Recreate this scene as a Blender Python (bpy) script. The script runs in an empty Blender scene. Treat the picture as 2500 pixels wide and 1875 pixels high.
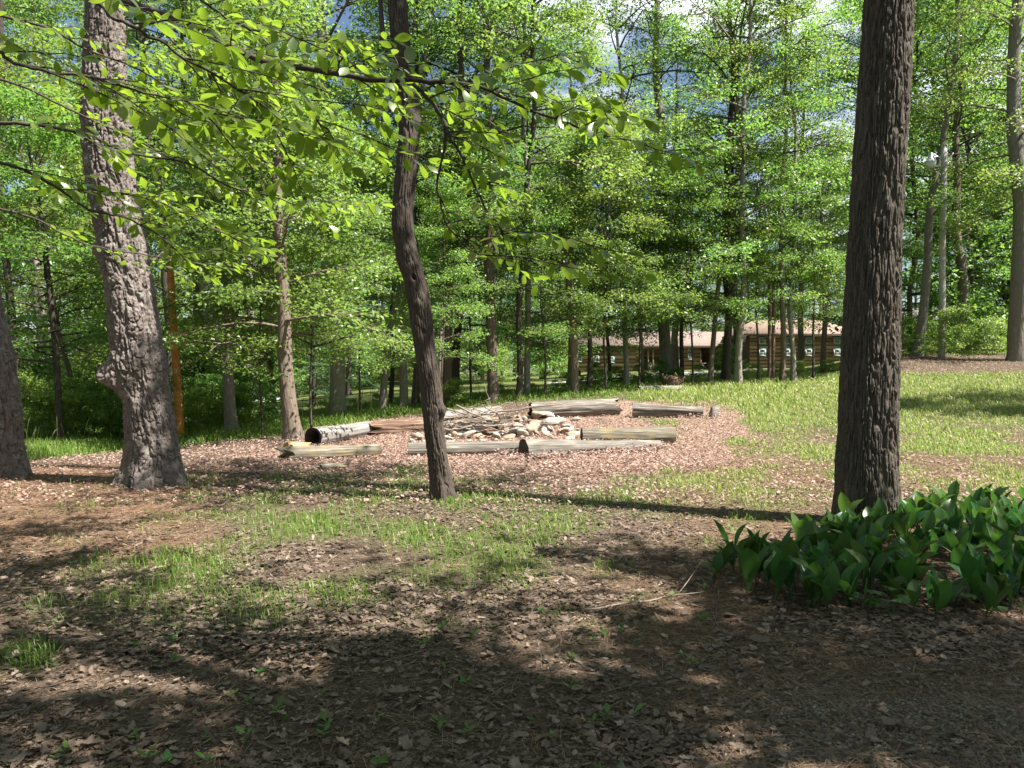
import bpy, math, random
import numpy as np
from mathutils import Vector, Matrix, Quaternion

SEED = 11
random.seed(SEED)
RNG = np.random.default_rng(SEED)
scene = bpy.context.scene
COL = scene.collection
PI = math.pi
F = 1880.0
EYE = 1.6
HZ = 900.5
PITCH = math.atan(37.0 / F)

AZ, EL = math.radians(-23), math.radians(57)       # sun: azimuth from +X towards +Y, elevation
Sd = Vector((math.cos(EL) * math.cos(AZ), math.cos(EL) * math.sin(AZ), math.sin(EL)))

# ------------------------------------------------------------------ helpers
def link(o, parent=None):
    COL.objects.link(o)
    if parent is not None:
        o.parent = parent
    return o

def mk(name, V, faces, mat=None, parent=None, smooth=False, attr=None):
    """one mesh object from numpy arrays; faces = list of (m,k) int arrays"""
    V = np.asarray(V, dtype=np.float32)
    if not isinstance(faces, (list, tuple)):
        faces = [faces]
    faces = [np.asarray(f, dtype=np.int32) for f in faces if len(f)]
    me = bpy.data.meshes.new(name)
    me.vertices.add(len(V))
    me.vertices.foreach_set('co', V.ravel())
    li = np.concatenate([f.ravel() for f in faces])
    tot = np.concatenate([np.full(len(f), f.shape[1], np.int32) for f in faces])
    st = np.concatenate([[0], np.cumsum(tot)[:-1]]).astype(np.int32)
    me.loops.add(len(li))
    me.loops.foreach_set('vertex_index', li)
    me.polygons.add(len(tot))
    me.polygons.foreach_set('loop_start', st)
    me.polygons.foreach_set('loop_total', tot)
    if smooth:
        me.polygons.foreach_set('use_smooth', np.ones(len(tot), bool))
    if attr:
        for k, a in attr.items():
            at = me.attributes.new(k, 'FLOAT', 'POINT')
            at.data.foreach_set('value', np.asarray(a, np.float32))
    me.update(calc_edges=True)
    if mat is not None:
        me.materials.append(mat)
    o = bpy.data.objects.new(name, me)
    return link(o, parent)

def tag(o, label=None, cat=None, group=None, kind=None):
    if label: o['label'] = label
    if cat: o['category'] = cat
    if group: o['group'] = group
    if kind: o['kind'] = kind
    return o

def thing(name, loc, label, cat, group=None, rotz=0.0):
    o = bpy.data.objects.new(name, None)
    o.empty_display_size = 0.2
    o.location = loc
    o.rotation_euler = (0, 0, rotz)
    link(o)
    return tag(o, label, cat, group)

def ray(u, v):
    cx = (np.asarray(u, float) - 1250) / F
    cy = (937.5 - np.asarray(v, float)) / F
    cp, sp = math.cos(PITCH), math.sin(PITCH)
    return np.stack([cx, cp + cy * sp, -sp + cy * cp], -1)

def P(u, v, d):
    r = ray(u, v)
    r = r / r[..., 1:2] * np.asarray(d, float)[..., None]
    r[..., 2] += EYE
    return r

def sstep(x, a, b):
    t = np.clip((x - a) / (b - a), 0, 1)
    return t * t * (3 - 2 * t)

# --- numpy noise
def _h(ix, iy, iz, s=0):
    n = (ix.astype(np.int64) * 374761393 + iy.astype(np.int64) * 668265263 + iz.astype(np.int64) * 2147483647 + s * 1274126177) & 0xFFFFFFFF
    n = ((n ^ (n >> 13)) * 1274126177) & 0xFFFFFFFF
    n = ((n ^ (n >> 16)) * 2246822519) & 0xFFFFFFFF
    return ((n ^ (n >> 15)) & 0xFFFFFF) / float(0xFFFFFF)

def noise3(x, y, z, s=0):
    x, y, z = np.broadcast_arrays(np.asarray(x, float), np.asarray(y, float), np.asarray(z, float))
    ix, iy, iz = np.floor(x), np.floor(y), np.floor(z)
    fx, fy, fz = x - ix, y - iy, z - iz
    fx, fy, fz = [t * t * (3 - 2 * t) for t in (fx, fy, fz)]
    r = 0
    for a in (0, 1):
        for b in (0, 1):
            for c in (0, 1):
                w = (fx if a else 1 - fx) * (fy if b else 1 - fy) * (fz if c else 1 - fz)
                r = r + w * _h(ix + a, iy + b, iz + c, s)
    return r

def fbm(x, y, z=0.0, o=4, s=0):
    r, a, t = 0, 0.5, 0
    for k in range(o):
        r = r + a * noise3(np.asarray(x) * 2 ** k, np.asarray(y) * 2 ** k, np.asarray(z) * 2 ** k, s + k)
        t += a
        a *= 0.5
    return r / t

def voro(x, y, px, s=0):
    """2-D cell noise, x periodic with px cells: F1, F2, random per cell"""
    ix, iy = np.floor(x), np.floor(y)
    f1 = np.full(x.shape, 9.0); f2 = np.full(x.shape, 9.0); idr = np.zeros(x.shape)
    for a in (-1, 0, 1):
        for b in (-1, 0, 1):
            cx, cy = ix + a, iy + b
            wx = np.mod(cx, px)
            ox = cx + 0.15 + 0.7 * _h(wx, cy, wx * 0, s)
            oy = cy + 0.15 + 0.7 * _h(wx, cy, wx * 0, s + 7)
            d = np.hypot(ox - x, oy - y)
            nearer = d < f1
            f2 = np.where(nearer, f1, np.minimum(f2, d))
            idr = np.where(nearer, _h(wx, cy, wx * 0, s + 13), idr)
            f1 = np.where(nearer, d, f1)
    return f1, f2, idr

# --- rotations / instancing
def rotm(yaw, pit, rol):
    yaw, pit, rol = [np.asarray(a, float) for a in (yaw, pit, rol)]
    cy, sy, cp, sp, cr, sr = np.cos(yaw), np.sin(yaw), np.cos(pit), np.sin(pit), np.cos(rol), np.sin(rol)
    R = np.empty(yaw.shape + (3, 3))
    R[..., 0, 0] = cy * cp; R[..., 0, 1] = cy * sp * sr - sy * cr; R[..., 0, 2] = cy * sp * cr + sy * sr
    R[..., 1, 0] = sy * cp; R[..., 1, 1] = sy * sp * sr + cy * cr; R[..., 1, 2] = sy * sp * cr - cy * sr
    R[..., 2, 0] = -sp;     R[..., 2, 1] = cp * sr;               R[..., 2, 2] = cp * cr
    return R

def inst(T, faces, pos, R, s):
    T = np.asarray(T, float); n, k = len(pos), len(T)
    s = np.asarray(s, float)
    if s.ndim == 1: s = s[:, None, None]
    else: s = s[:, None, :]
    V = np.einsum('nij,nkj->nki', R, T[None] * s) + pos[:, None, :]
    Fs = [(np.asarray(f)[None] + (np.arange(n) * k)[:, None, None]).reshape(-1, np.asarray(f).shape[1]) for f in faces]
    return V.reshape(-1, 3), Fs

class MB:
    """collects vertices and faces for one mesh"""
    def __init__(s): s.V = []; s.F = {}; s.n = 0; s.A = []
    def add(s, V, faces, a=None):
        V = np.asarray(V, float)
        for f in faces:
            f = np.asarray(f, int)
            if len(f): s.F.setdefault(f.shape[1], []).append(f + s.n)
        s.V.append(V); s.n += len(V)
        s.A.append(np.broadcast_to(np.asarray(0.5 if a is None else a, float), (len(V),)))
    def box(s, x0, x1, y0, y1, z0, z1, R=None, c=None):
        V = np.array([(x, y, z) for z in (z0, z1) for y in (y0, y1) for x in (x0, x1)], float)
        if R is not None: V = V @ np.asarray(R).T
        if c is not None: V = V + np.asarray(c)
        s.add(V, [[(0, 2, 3, 1), (4, 5, 7, 6), (0, 1, 5, 4), (2, 6, 7, 3), (0, 4, 6, 2), (1, 3, 7, 5)]])
    def bar(s, a, b, w, h):
        a, b = Vector(a), Vector(b)
        q = (b - a).to_track_quat('X', 'Z').to_matrix()
        L = (b - a).length
        s.box(0, L, -w / 2, w / 2, -h / 2, h / 2, np.array(q), np.array(a))
    def tube(s, pts, rad, sides=8, cap=True, a=None):
        V, Fq = tube(pts, rad, sides)
        fs = [Fq]
        if cap:
            n = len(pts)
            fs.append([tuple(range(sides))[::-1]]); fs.append([tuple(range((n - 1) * sides, n * sides))])
        s.add(V, fs, a)
    def build(s, name, mat, parent=None, smooth=False):
        return mk(name, np.concatenate(s.V), [np.concatenate(f) for f in s.F.values()], mat, parent, smooth,
                  {'rnd': np.concatenate(s.A)})

def tube(pts, rad, sides=8):
    pts = np.asarray(pts, float); n = len(pts)
    rad = np.broadcast_to(np.asarray(rad, float), (n,))
    tan = np.gradient(pts, axis=0)
    tan /= np.linalg.norm(tan, axis=1, keepdims=True) + 1e-9
    ref = np.array([0, 0, 1.0]) if abs(tan[0, 2]) < 0.9 else np.array([1.0, 0, 0])
    a = np.cross(tan, ref); a /= np.linalg.norm(a, axis=1, keepdims=True) + 1e-9
    b = np.cross(tan, a)
    th = np.arange(sides) * 2 * PI / sides
    V = pts[:, None] + rad[:, None, None] * (np.cos(th)[None, :, None] * a[:, None] + np.sin(th)[None, :, None] * b[:, None])
    i = np.arange(n - 1)[:, None] * sides; j = np.arange(sides)[None]; k = (j + 1) % sides
    Fq = np.stack([i + j, i + k, i + sides + k, i + sides + j], -1).reshape(-1, 4)
    return V.reshape(-1, 3), Fq

def smooth_line(pts, n):
    pts = np.asarray(pts, float)
    t = np.linspace(0, len(pts) - 1, n)
    i = np.clip(np.floor(t).astype(int), 0, len(pts) - 2); f = (t - i)[:, None]
    p = np.vstack([2 * pts[0] - pts[1], pts, 2 * pts[-1] - pts[-2]])
    p0, p1, p2, p3 = p[i], p[i + 1], p[i + 2], p[i + 3]
    return 0.5 * (2 * p1 + (p2 - p0) * f + (2 * p0 - 5 * p1 + 4 * p2 - p3) * f ** 2 + (3 * p1 - p0 - 3 * p2 + p3) * f ** 3)

# ------------------------------------------------------------------ terrain
TAB = {
 -250: [(8,1276),(11,1182),(13,1142),(16,1112),(20,1085),(30,1040),(60,985),(120,945)],
 300: [(8,1276),(11,1174),(13.5,1128),(17,1105),(20,1090),(26,1066),(40,1025),(60,985),(120,945)],
 625: [(8,1276),(11,1173),(15,1098),(18,1073),(22,1052),(28,1032),(40,1005),(60,978),(120,935)],
 1000:[(8,1276),(11,1173),(15,1099),(18,1055),(21,1028),(25,1011),(32,992),(45,962),(60,945),(120,920)],
 1300:[(8,1276),(11,1173),(15,1099),(18,1056),(21,1020),(25,976),(29,962),(40,950),(60,930),(120,912)],
 1600:[(8,1276),(11,1173),(15,1097),(18,1058),(21,1020),(25,968),(29,946),(35,933),(50,918),(66,905),(120,885)],
 1900:[(8,1276),(11,1172),(15,1092),(20,1022),(25,968),(30,938),(40,920),(60,898),(120,870)],
 2250:[(8,1276),(11,1170),(15,1082),(20,1005),(25,948),(28,918),(32,884),(36,864),(60,850),(120,830)],
 2750:[(8,1276),(11,1168),(15,1078),(20,1000),(25,944),(29,904),(33,866),(60,842),(120,820)],
}
_TU = np.array(sorted(TAB))
_TD = np.concatenate([np.linspace(8, 40, 65), np.linspace(41, 120, 80)])
def _col(u):
    t = np.array(TAB[u], float)
    z = EYE - (t[:, 1] - HZ) / F * t[:, 0]
    zz = np.interp(_TD, t[:, 0], z)
    k = np.ones(5) / 5
    zp = np.concatenate([np.full(2, zz[0]), zz, np.full(2, zz[-1])])
    return np.convolve(zp, k, 'valid')
_TZ = np.stack([_col(u) for u in _TU])

def H(X, Y, rough=True):
    X = np.asarray(X, float); Y = np.asarray(Y, float)
    d = np.clip(Y, 8, 120)
    u = np.clip(1250 + F * X / np.maximum(d, 1), _TU[0], _TU[-1])
    j = np.clip(np.searchsorted(_TU, u) - 1, 0, len(_TU) - 2)
    fu = (u - _TU[j]) / (_TU[j + 1] - _TU[j]); fu = fu * fu * (3 - 2 * fu)
    td = np.interp(d, _TD, np.arange(len(_TD)))
    k = np.clip(td.astype(int), 0, len(_TD) - 2); fd = td - k
    za = _TZ[j, k] * (1 - fd) + _TZ[j, k + 1] * fd
    zb = _TZ[j + 1, k] * (1 - fd) + _TZ[j + 1, k + 1] * fd
    z = (za * (1 - fu) + zb * fu) * sstep(Y, 7.5, 9)
    if rough:
        z = z + 0.05 * (fbm(X * 0.7, Y * 0.7, 0, 3, 5) - 0.5) * sstep(Y, 1, 4)
    return z

def hit(u, v):
    d = np.concatenate([np.arange(2.2, 40, 0.02), np.arange(40, 130, 0.2)])
    p = P(u, v, d)
    g = H(p[:, 0], p[:, 1])
    i = int(np.argmax(p[:, 2] <= g))
    if p[i, 2] > g[i]: i = len(d) - 1
    return np.array([p[i, 0], p[i, 1], g[i]])

def ground_at(u, d):
    x = (u - 1250) / F * d
    return np.array([x, d, float(H(x, d))])

def uv_of(X, Y, Z):
    """pixel coordinates of a point of the ground (for the ground cover map)"""
    Yc = np.maximum(Y, 0.5)
    return 1250 + F * X / Yc, HZ + F * (EYE - Z) / Yc

# ------------------------------------------------------------------ materials
def new_mat(name):
    m = bpy.data.materials.new(name); m.use_nodes = True
    nt = m.node_tree; nt.nodes.clear()
    return m, nt
class NT:
    def __init__(s, nt): s.nt = nt
    def n(s, typ, **kw):
        nd = s.nt.nodes.new(typ)
        for k, v in kw.items():
            if k.startswith('i_'):
                key = k[2:]
                key = int(key) if key.isdigit() else key.replace('_', ' ')
                nd.inputs[key].default_value = v
            else: setattr(nd, k, v)
        return nd
    def l(s, a, b): s.nt.links.new(a, b)
    def ramp(s, fac, stops):
        r = s.n('ShaderNodeValToRGB')
        el = r.color_ramp.elements
        while len(el) > 1: el.remove(el[0])
        el[0].position = stops[0][0]; el[0].color = (*stops[0][1], 1)
        for p, c in stops[1:]:
            e = el.new(p); e.color = (*c, 1)
        s.l(fac, r.inputs[0]); return r.outputs[0]
    def mix(s, fac, a, b, mode='MIX'):
        m = s.n('ShaderNodeMix', data_type='RGBA', blend_type=mode)
        for sock, val in ((m.inputs[0], fac), (m.inputs[6], a), (m.inputs[7], b)):
            if hasattr(val, 'is_linked'): s.l(val, sock)
            elif isinstance(val, (int, float)): sock.default_value = val
            else: sock.default_value = (*val, 1)
        return m.outputs[2]
    def math(s, op, a, b=None, clamp=False):
        m = s.n('ShaderNodeMath', operation=op, use_clamp=clamp)
        for i, v in ((0, a), (1, b)):
            if v is None: continue
            if hasattr(v, 'is_linked'): s.l(v, m.inputs[i])
            else: m.inputs[i].default_value = v
        return m.outputs[0]
    def noise(s, vec, scale, detail=4, rough=0.55):
        n = s.n('ShaderNodeTexNoise', i_Scale=scale, i_Detail=detail, i_Roughness=rough)
        s.l(vec, n.inputs['Vector']); return n.outputs[0]
    def coord(s, scale=(1, 1, 1), kind='Object'):
        t = s.n('ShaderNodeTexCoord'); m = s.n('ShaderNodeMapping')
        m.inputs['Scale'].default_value = scale
        s.l(t.outputs[kind], m.inputs[0]); return m.outputs[0]
    def out(s, sh):
        o = s.n('ShaderNodeOutputMaterial'); s.l(sh, o.inputs[0])
    def bump(s, h, strength, dist):
        b = s.n('ShaderNodeBump', i_Strength=strength, i_Distance=dist); s.l(h, b.inputs['Height']); return b.outputs[0]

def plain(name, col, rough=0.6, metal=0.0, var=0.15, scale=8.0):
    m, nt = new_mat(name); g = NT(nt)
    c = g.noise(g.coord(), scale)
    b = g.n('ShaderNodeBsdfPrincipled', i_Roughness=rough, i_Metallic=metal)
    lo = tuple(x * (1 - var) for x in col); hi = tuple(min(1, x * (1 + var)) for x in col)
    g.l(g.ramp(c, [(0.3, lo), (0.7, hi)]), b.inputs['Base Color'])
    g.out(b.outputs[0]); return m

def leaf_mat(name, cols, trans=0.45, tcol=(0.25, 0.42, 0.03), rough=0.38, spec=0.5, objvar=0.2):
    """leaf: diffuse + light passing through + a waxy gloss; cols = ramp over the per-leaf random"""
    m, nt = new_mat(name); g = NT(nt)
    at = g.n('ShaderNodeAttribute', attribute_name='rnd')
    oi = g.n('ShaderNodeObjectInfo')
    n = len(cols)
    c = g.ramp(at.outputs['Fac'], [(i / max(1, n - 1), k) for i, k in enumerate(cols)])
    hv = g.n('ShaderNodeHueSaturation')
    g.l(c, hv.inputs['Color'])
    g.l(g.math('ADD', 0.5 - objvar * 0.16, g.math('MULTIPLY', oi.outputs['Random'], objvar * 0.32)), hv.inputs['Hue'])
    g.l(g.math('ADD', 1 - objvar, g.math('MULTIPLY', oi.outputs['Random'], 2 * objvar)), hv.inputs['Value'])
    d = g.n('ShaderNodeBsdfDiffuse'); g.l(hv.outputs[0], d.inputs[0])
    t = g.n('ShaderNodeBsdfTranslucent')
    tc = g.mix(0.5, hv.outputs[0], tcol)
    tm = g.n('ShaderNodeVectorMath', operation='SCALE'); g.l(tc, tm.inputs[0]); tm.inputs['Scale'].default_value = 1.9
    g.l(tm.outputs[0], t.inputs[0])
    mx = g.n('ShaderNodeMixShader', i_0=trans); g.l(d.outputs[0], mx.inputs[1]); g.l(t.outputs[0], mx.inputs[2])
    gl = g.n('ShaderNodeBsdfGlossy', i_Roughness=rough); gl.inputs[0].default_value = (0.9, 0.95, 0.85, 1)
    geo = g.n('ShaderNodeNewGeometry')
    fr = g.n('ShaderNodeFresnel')
    g.l(g.math('ADD', 1.45, g.math('MULTIPLY', geo.outputs['Backfacing'], 1 / 1.45 - 1.45)), fr.inputs[0])
    m2 = g.n('ShaderNodeMixShader'); g.l(g.math('MULTIPLY', fr.outputs[0], spec), m2.inputs[0])
    g.l(mx.outputs[0], m2.inputs[1]); g.l(gl.outputs[0], m2.inputs[2])
    g.out(m2.outputs[0]); return m

def bark_mat(name, c0, c1, c2, sx=14, sz=2.4, strength=0.7, dist=0.02, lichen=0.0, rough=0.9, objvar=0.25):
    m, nt = new_mat(name); g = NT(nt)
    vec = g.coord((sx, sx, sz))
    w = g.n('ShaderNodeTexNoise', i_Scale=1.3, i_Detail=3.0); g.l(vec, w.inputs['Vector'])
    ad = g.n('ShaderNodeMix', data_type='VECTOR'); ad.inputs[0].default_value = 0.25
    g.l(vec, ad.inputs[4]); g.l(w.outputs[1], ad.inputs[5])
    v = g.n('ShaderNodeTexVoronoi', feature='DISTANCE_TO_EDGE', i_Scale=1.0); g.l(ad.outputs[1], v.inputs['Vector'])
    ridge = g.math('MULTIPLY', v.outputs[0], 2.2, True)
    fine = g.noise(g.coord((sx * 3, sx * 3, sz * 6)), 1.5, 6, 0.65)
    big = g.noise(g.coord((2.2, 2.2, 0.9)), 1.2, 4)
    h = g.math('ADD', ridge, g.math('MULTIPLY', fine, 0.5))
    oi = g.n('ShaderNodeObjectInfo')
    c = g.ramp(fine, [(0.3, c0), (0.55, c1), (0.75, c2)])
    c = g.mix(g.math('MULTIPLY', big, 0.5), c, c1)
    if lichen:
        lm = g.ramp(g.noise(g.coord((5, 5, 3)), 2.0, 6), [(0.52, (0, 0, 0)), (0.66, (1, 1, 1))])
        c = g.mix(g.math('MULTIPLY', lm, lichen), c, (0.36, 0.38, 0.33))
    hv = g.n('ShaderNodeHueSaturation'); g.l(c, hv.inputs['Color'])
    g.l(g.math('ADD', 1 - objvar, g.math('MULTIPLY', oi.outputs['Random'], 2 * objvar)), hv.inputs['Value'])
    b = g.n('ShaderNodeBsdfPrincipled', i_Roughness=rough)
    b.inputs['Specular IOR Level'].default_value = 0.25
    g.l(hv.outputs[0], b.inputs['Base Color'])
    g.l(g.bump(h, strength, dist), b.inputs['Normal'])
    g.out(b.outputs[0]); return m

def wood_mat(name, c0, c1, c2, moss=0.0, mosscol=(0.16, 0.15, 0.03)):
    """weathered barkless wood: grain along local X"""
    m, nt = new_mat(name); g = NT(nt)
    gr = g.noise(g.coord((1.2, 26, 26)), 1.0, 6, 0.65)
    bl = g.noise(g.coord((1.5, 5, 5)), 1.4, 4)
    c = g.ramp(gr, [(0.36, c0), (0.5, c1), (0.63, c2)])
    c = g.mix(g.ramp(bl, [(0.35, (0, 0, 0)), (0.7, (1, 1, 1))]), c, tuple(x * 0.75 for x in c1))
    if moss:
        mm = g.ramp(g.noise(g.coord((3, 7, 7)), 1.3, 5), [(0.48, (0, 0, 0)), (0.62, (1, 1, 1))])
        c = g.mix(g.math('MULTIPLY', mm, moss), c, mosscol)
    b = g.n('ShaderNodeBsdfPrincipled', i_Roughness=0.85)
    b.inputs['Specular IOR Level'].default_value = 0.2
    g.l(c, b.inputs['Base Color'])
    g.l(g.bump(gr, 0.8, 0.02), b.inputs['Normal'])
    g.out(b.outputs[0]); return m

def litter_mat(name, cols, trans=0.15, rough=0.6):
    m, nt = new_mat(name); g = NT(nt)
    at = g.n('ShaderNodeAttribute', attribute_name='rnd')
    n = len(cols)
    c = g.ramp(at.outputs['Fac'], [(i / max(1, n - 1), k) for i, k in enumerate(cols)])
    fine = g.noise(g.coord(), 60, 3)
    c = g.mix(0.5, c, g.ramp(fine, [(0.3, (0.35, 0.35, 0.35)), (0.7, (1, 1, 1))]), 'MULTIPLY')
    b = g.n('ShaderNodeBsdfPrincipled', i_Roughness=rough); g.l(c, b.inputs['Base Color'])
    b.inputs['Specular IOR Level'].default_value = 0.25
    t = g.n('ShaderNodeBsdfTranslucent'); g.l(c, t.inputs[0])
    mx = g.n('ShaderNodeMixShader', i_0=trans); g.l(b.outputs[0], mx.inputs[1]); g.l(t.outputs[0], mx.inputs[2])
    g.out(mx.outputs[0]); return m

def stone_mat(name, c0, c1, c2):
    m, nt = new_mat(name); g = NT(nt)
    a = g.noise(g.coord(), 5, 6, 0.6); b_ = g.noise(g.coord(), 22, 5, 0.6)
    c = g.ramp(a, [(0.3, c0), (0.5, c1), (0.7, c2)])
    c = g.mix(0.35, c, g.ramp(b_, [(0.3, (0.4, 0.4, 0.4)), (0.7, (1, 1, 1))]), 'MULTIPLY')
    b = g.n('ShaderNodeBsdfPrincipled', i_Roughness=0.85); g.l(c, b.inputs['Base Color'])
    g.l(g.bump(b_, 0.5, 0.02), b.inputs['Normal'])
    g.out(b.outputs[0]); return m

def ground_mat():
    m, nt = new_mat('forest_floor'); g = NT(nt)
    gr = g.n('ShaderNodeAttribute', attribute_name='grass').outputs['Fac']
    pn = g.n('ShaderNodeAttribute', attribute_name='pine').outputs['Fac']
    gv = g.n('ShaderNodeAttribute', attribute_name='gravel').outputs['Fac']
    vec = g.coord()
    n1 = g.noise(vec, 0.9, 5); n2 = g.noise(vec, 9, 6, 0.65); n3 = g.noise(vec, 45, 5, 0.7)
    soil = g.ramp(n3, [(0.25, (0.03, 0.022, 0.017)), (0.5, (0.10, 0.075, 0.058)), (0.72, (0.25, 0.19, 0.15))])
    soil = g.mix(g.ramp(n2, [(0.35, (0, 0, 0)), (0.65, (0.6, 0.6, 0.6))]), soil, (0.07, 0.05, 0.035))
    straw = g.ramp(g.noise(g.coord((3, 14, 3)), 9, 6, 0.7), [(0.3, (0.055, 0.032, 0.022)), (0.5, (0.17, 0.10, 0.065)), (0.72, (0.32, 0.21, 0.14))])
    turf = g.ramp(n3, [(0.25, (0.03, 0.045, 0.012)), (0.5, (0.085, 0.12, 0.03)), (0.75, (0.19, 0.2, 0.075))])
    rg = g.n('ShaderNodeAttribute', attribute_name='ring').outputs['Fac']
    soil = g.mix(rg, soil, g.ramp(n3, [(0.25, (0.1, 0.06, 0.045)), (0.5, (0.27, 0.185, 0.145)), (0.72, (0.44, 0.32, 0.26))]))
    grav = g.ramp(g.noise(vec, 70, 3), [(0.3, (0.05, 0.045, 0.04)), (0.55, (0.14, 0.125, 0.11)), (0.75, (0.3, 0.28, 0.25))])
    c = g.mix(pn, soil, straw)
    gf = g.math('MULTIPLY', gr, g.ramp(n2, [(0.3, (0.4, 0.4, 0.4)), (0.6, (1, 1, 1))]), True)
    c = g.mix(gf, c, turf)
    c = g.mix(gv, c, grav)
    b = g.n('ShaderNodeBsdfPrincipled', i_Roughness=0.95); g.l(c, b.inputs['Base Color'])
    b.inputs['Specular IOR Level'].default_value = 0.1
    h = g.math('ADD', n3, g.math('MULTIPLY', n2, 1.5))
    g.l(g.bump(h, 0.9, 0.03), b.inputs['Normal'])
    g.out(b.outputs[0]); return m

M = {}
M['leaf_forest'] = leaf_mat('leaf_forest', [(0.05, 0.105, 0.02), (0.07, 0.14, 0.028), (0.095, 0.165, 0.035), (0.13, 0.185, 0.04)], 0.46, (0.21, 0.36, 0.045), 0.42, 0.8)
M['leaf_light'] = leaf_mat('leaf_light', [(0.07, 0.13, 0.026), (0.10, 0.165, 0.034), (0.145, 0.195, 0.042)], 0.46, (0.25, 0.37, 0.05), 0.42, 0.8)
M['leaf_dark'] = leaf_mat('leaf_dark', [(0.04, 0.09, 0.02), (0.06, 0.12, 0.026), (0.08, 0.145, 0.032)], 0.45, (0.18, 0.32, 0.04), 0.42, 0.8)
M['leaf_brush'] = leaf_mat('leaf_brush', [(0.075, 0.145, 0.03), (0.11, 0.18, 0.036), (0.16, 0.21, 0.045)], 0.5, (0.27, 0.4, 0.05), 0.42, 0.8)
M['leaf_gum'] = leaf_mat('leaf_gum', [(0.045, 0.1, 0.015), (0.07, 0.135, 0.018), (0.1, 0.165, 0.022), (0.13, 0.19, 0.03)], 0.5, (0.26, 0.4, 0.02), 0.3, 0.9)
M['leaf_lily'] = leaf_mat('leaf_lily', [(0.014, 0.048, 0.014), (0.024, 0.068, 0.018), (0.04, 0.09, 0.022), (0.075, 0.12, 0.025)], 0.25, (0.08, 0.2, 0.02), 0.35, 0.6, 0.2)
M['leaf_weed'] = leaf_mat('leaf_weed', [(0.05, 0.12, 0.03), (0.09, 0.17, 0.04)], 0.35, (0.2, 0.34, 0.04), 0.4, 0.6, 0.2)
M['leaf_red'] = leaf_mat('leaf_red', [(0.10, 0.025, 0.025), (0.19, 0.05, 0.04), (0.26, 0.11, 0.08)], 0.35, (0.30, 0.06, 0.04))
M['leaf_needle'] = leaf_mat('leaf_needle', [(0.035, 0.075, 0.03), (0.065, 0.115, 0.05), (0.10, 0.15, 0.07)], 0.25, (0.1, 0.2, 0.05))
M['grass'] = leaf_mat('grass', [(0.05, 0.115, 0.014), (0.09, 0.165, 0.024), (0.16, 0.2, 0.05), (0.3, 0.28, 0.12)], 0.35, (0.22, 0.34, 0.04), 0.45, 0.5, 0.0)
M['bark_pine'] = bark_mat('bark_pine', (0.06, 0.048, 0.042), (0.155, 0.128, 0.116), (0.31, 0.275, 0.26), 11, 5, 0.9, 0.02, 0.25, objvar=0.0)
M['bark_oak'] = bark_mat('bark_oak', (0.045, 0.038, 0.03), (0.088, 0.075, 0.06), (0.165, 0.145, 0.12), 24, 5, 1.0, 0.014, 0.0, objvar=0.0)
M['bark_gum'] = bark_mat('bark_gum', (0.035, 0.027, 0.022), (0.07, 0.055, 0.045), (0.135, 0.11, 0.092), 24, 4, 0.5, 0.006, 0.0, objvar=0.0)
M['bark_grey'] = bark_mat('bark_grey', (0.11, 0.095, 0.08), (0.22, 0.195, 0.165), (0.36, 0.33, 0.29), 16, 2.2, 0.7, 0.02, 0.3)
M['bark_dark'] = bark_mat('bark_dark', (0.035, 0.03, 0.025), (0.075, 0.062, 0.05), (0.14, 0.115, 0.095), 16, 2.2, 0.7, 0.02, 0.0)
M['bark_brown'] = bark_mat('bark_brown', (0.075, 0.055, 0.042), (0.15, 0.115, 0.09), (0.26, 0.21, 0.17), 16, 2.2, 0.7, 0.02, 0.1)
M['wood_grey'] = wood_mat('wood_grey', (0.07, 0.062, 0.055), (0.21, 0.195, 0.18), (0.38, 0.36, 0.335))
M['wood_dark'] = wood_mat('wood_dark', (0.055, 0.045, 0.04), (0.16, 0.14, 0.12), (0.32, 0.29, 0.26))
M['wood_tan'] = wood_mat('wood_tan', (0.05, 0.044, 0.038), (0.17, 0.152, 0.13), (0.31, 0.288, 0.255))
M['wood_moss'] = wood_mat('wood_moss', (0.045, 0.04, 0.032), (0.15, 0.132, 0.105), (0.27, 0.245, 0.2), 0.5, (0.22, 0.18, 0.07))
M['wood_rot'] = wood_mat('wood_rot', (0.035, 0.025, 0.02), (0.14, 0.085, 0.06), (0.32, 0.22, 0.165))
M['wood_yellow'] = wood_mat('wood_yellow', (0.13, 0.08, 0.04), (0.34, 0.24, 0.12), (0.5, 0.4, 0.24))
M['hollow'] = plain('hollow', (0.02, 0.015, 0.012), 0.95)  # near-black paints the shade inside open log ends
M['end_shade'] = plain('end_shade', (0.045, 0.034, 0.026), 0.95, 0, .4, 30)  # dark brown paints the shade on log ends turned from the sun
M['stick'] = wood_mat('stick', (0.09, 0.07, 0.055), (0.24, 0.195, 0.16), (0.42, 0.365, 0.315))
M['stone_pale'] = stone_mat('stone_pale', (0.27, 0.23, 0.185), (0.38, 0.335, 0.275), (0.5, 0.455, 0.39))
M['stone_tan'] = stone_mat('stone_tan', (0.2, 0.135, 0.09), (0.32, 0.23, 0.165), (0.44, 0.345, 0.265))
M['stone_red'] = stone_mat('stone_red', (0.2, 0.085, 0.06), (0.3, 0.145, 0.105), (0.4, 0.25, 0.2))
M['stone_grey'] = stone_mat('stone_grey', (0.17, 0.16, 0.15), (0.27, 0.25, 0.235), (0.38, 0.355, 0.33))
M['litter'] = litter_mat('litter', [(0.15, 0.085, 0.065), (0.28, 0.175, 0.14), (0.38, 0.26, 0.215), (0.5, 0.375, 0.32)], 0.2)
M['litter_near'] = litter_mat('litter_near', [(0.065, 0.046, 0.034), (0.15, 0.11, 0.084), (0.235, 0.175, 0.138), (0.38, 0.3, 0.245)])
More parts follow.
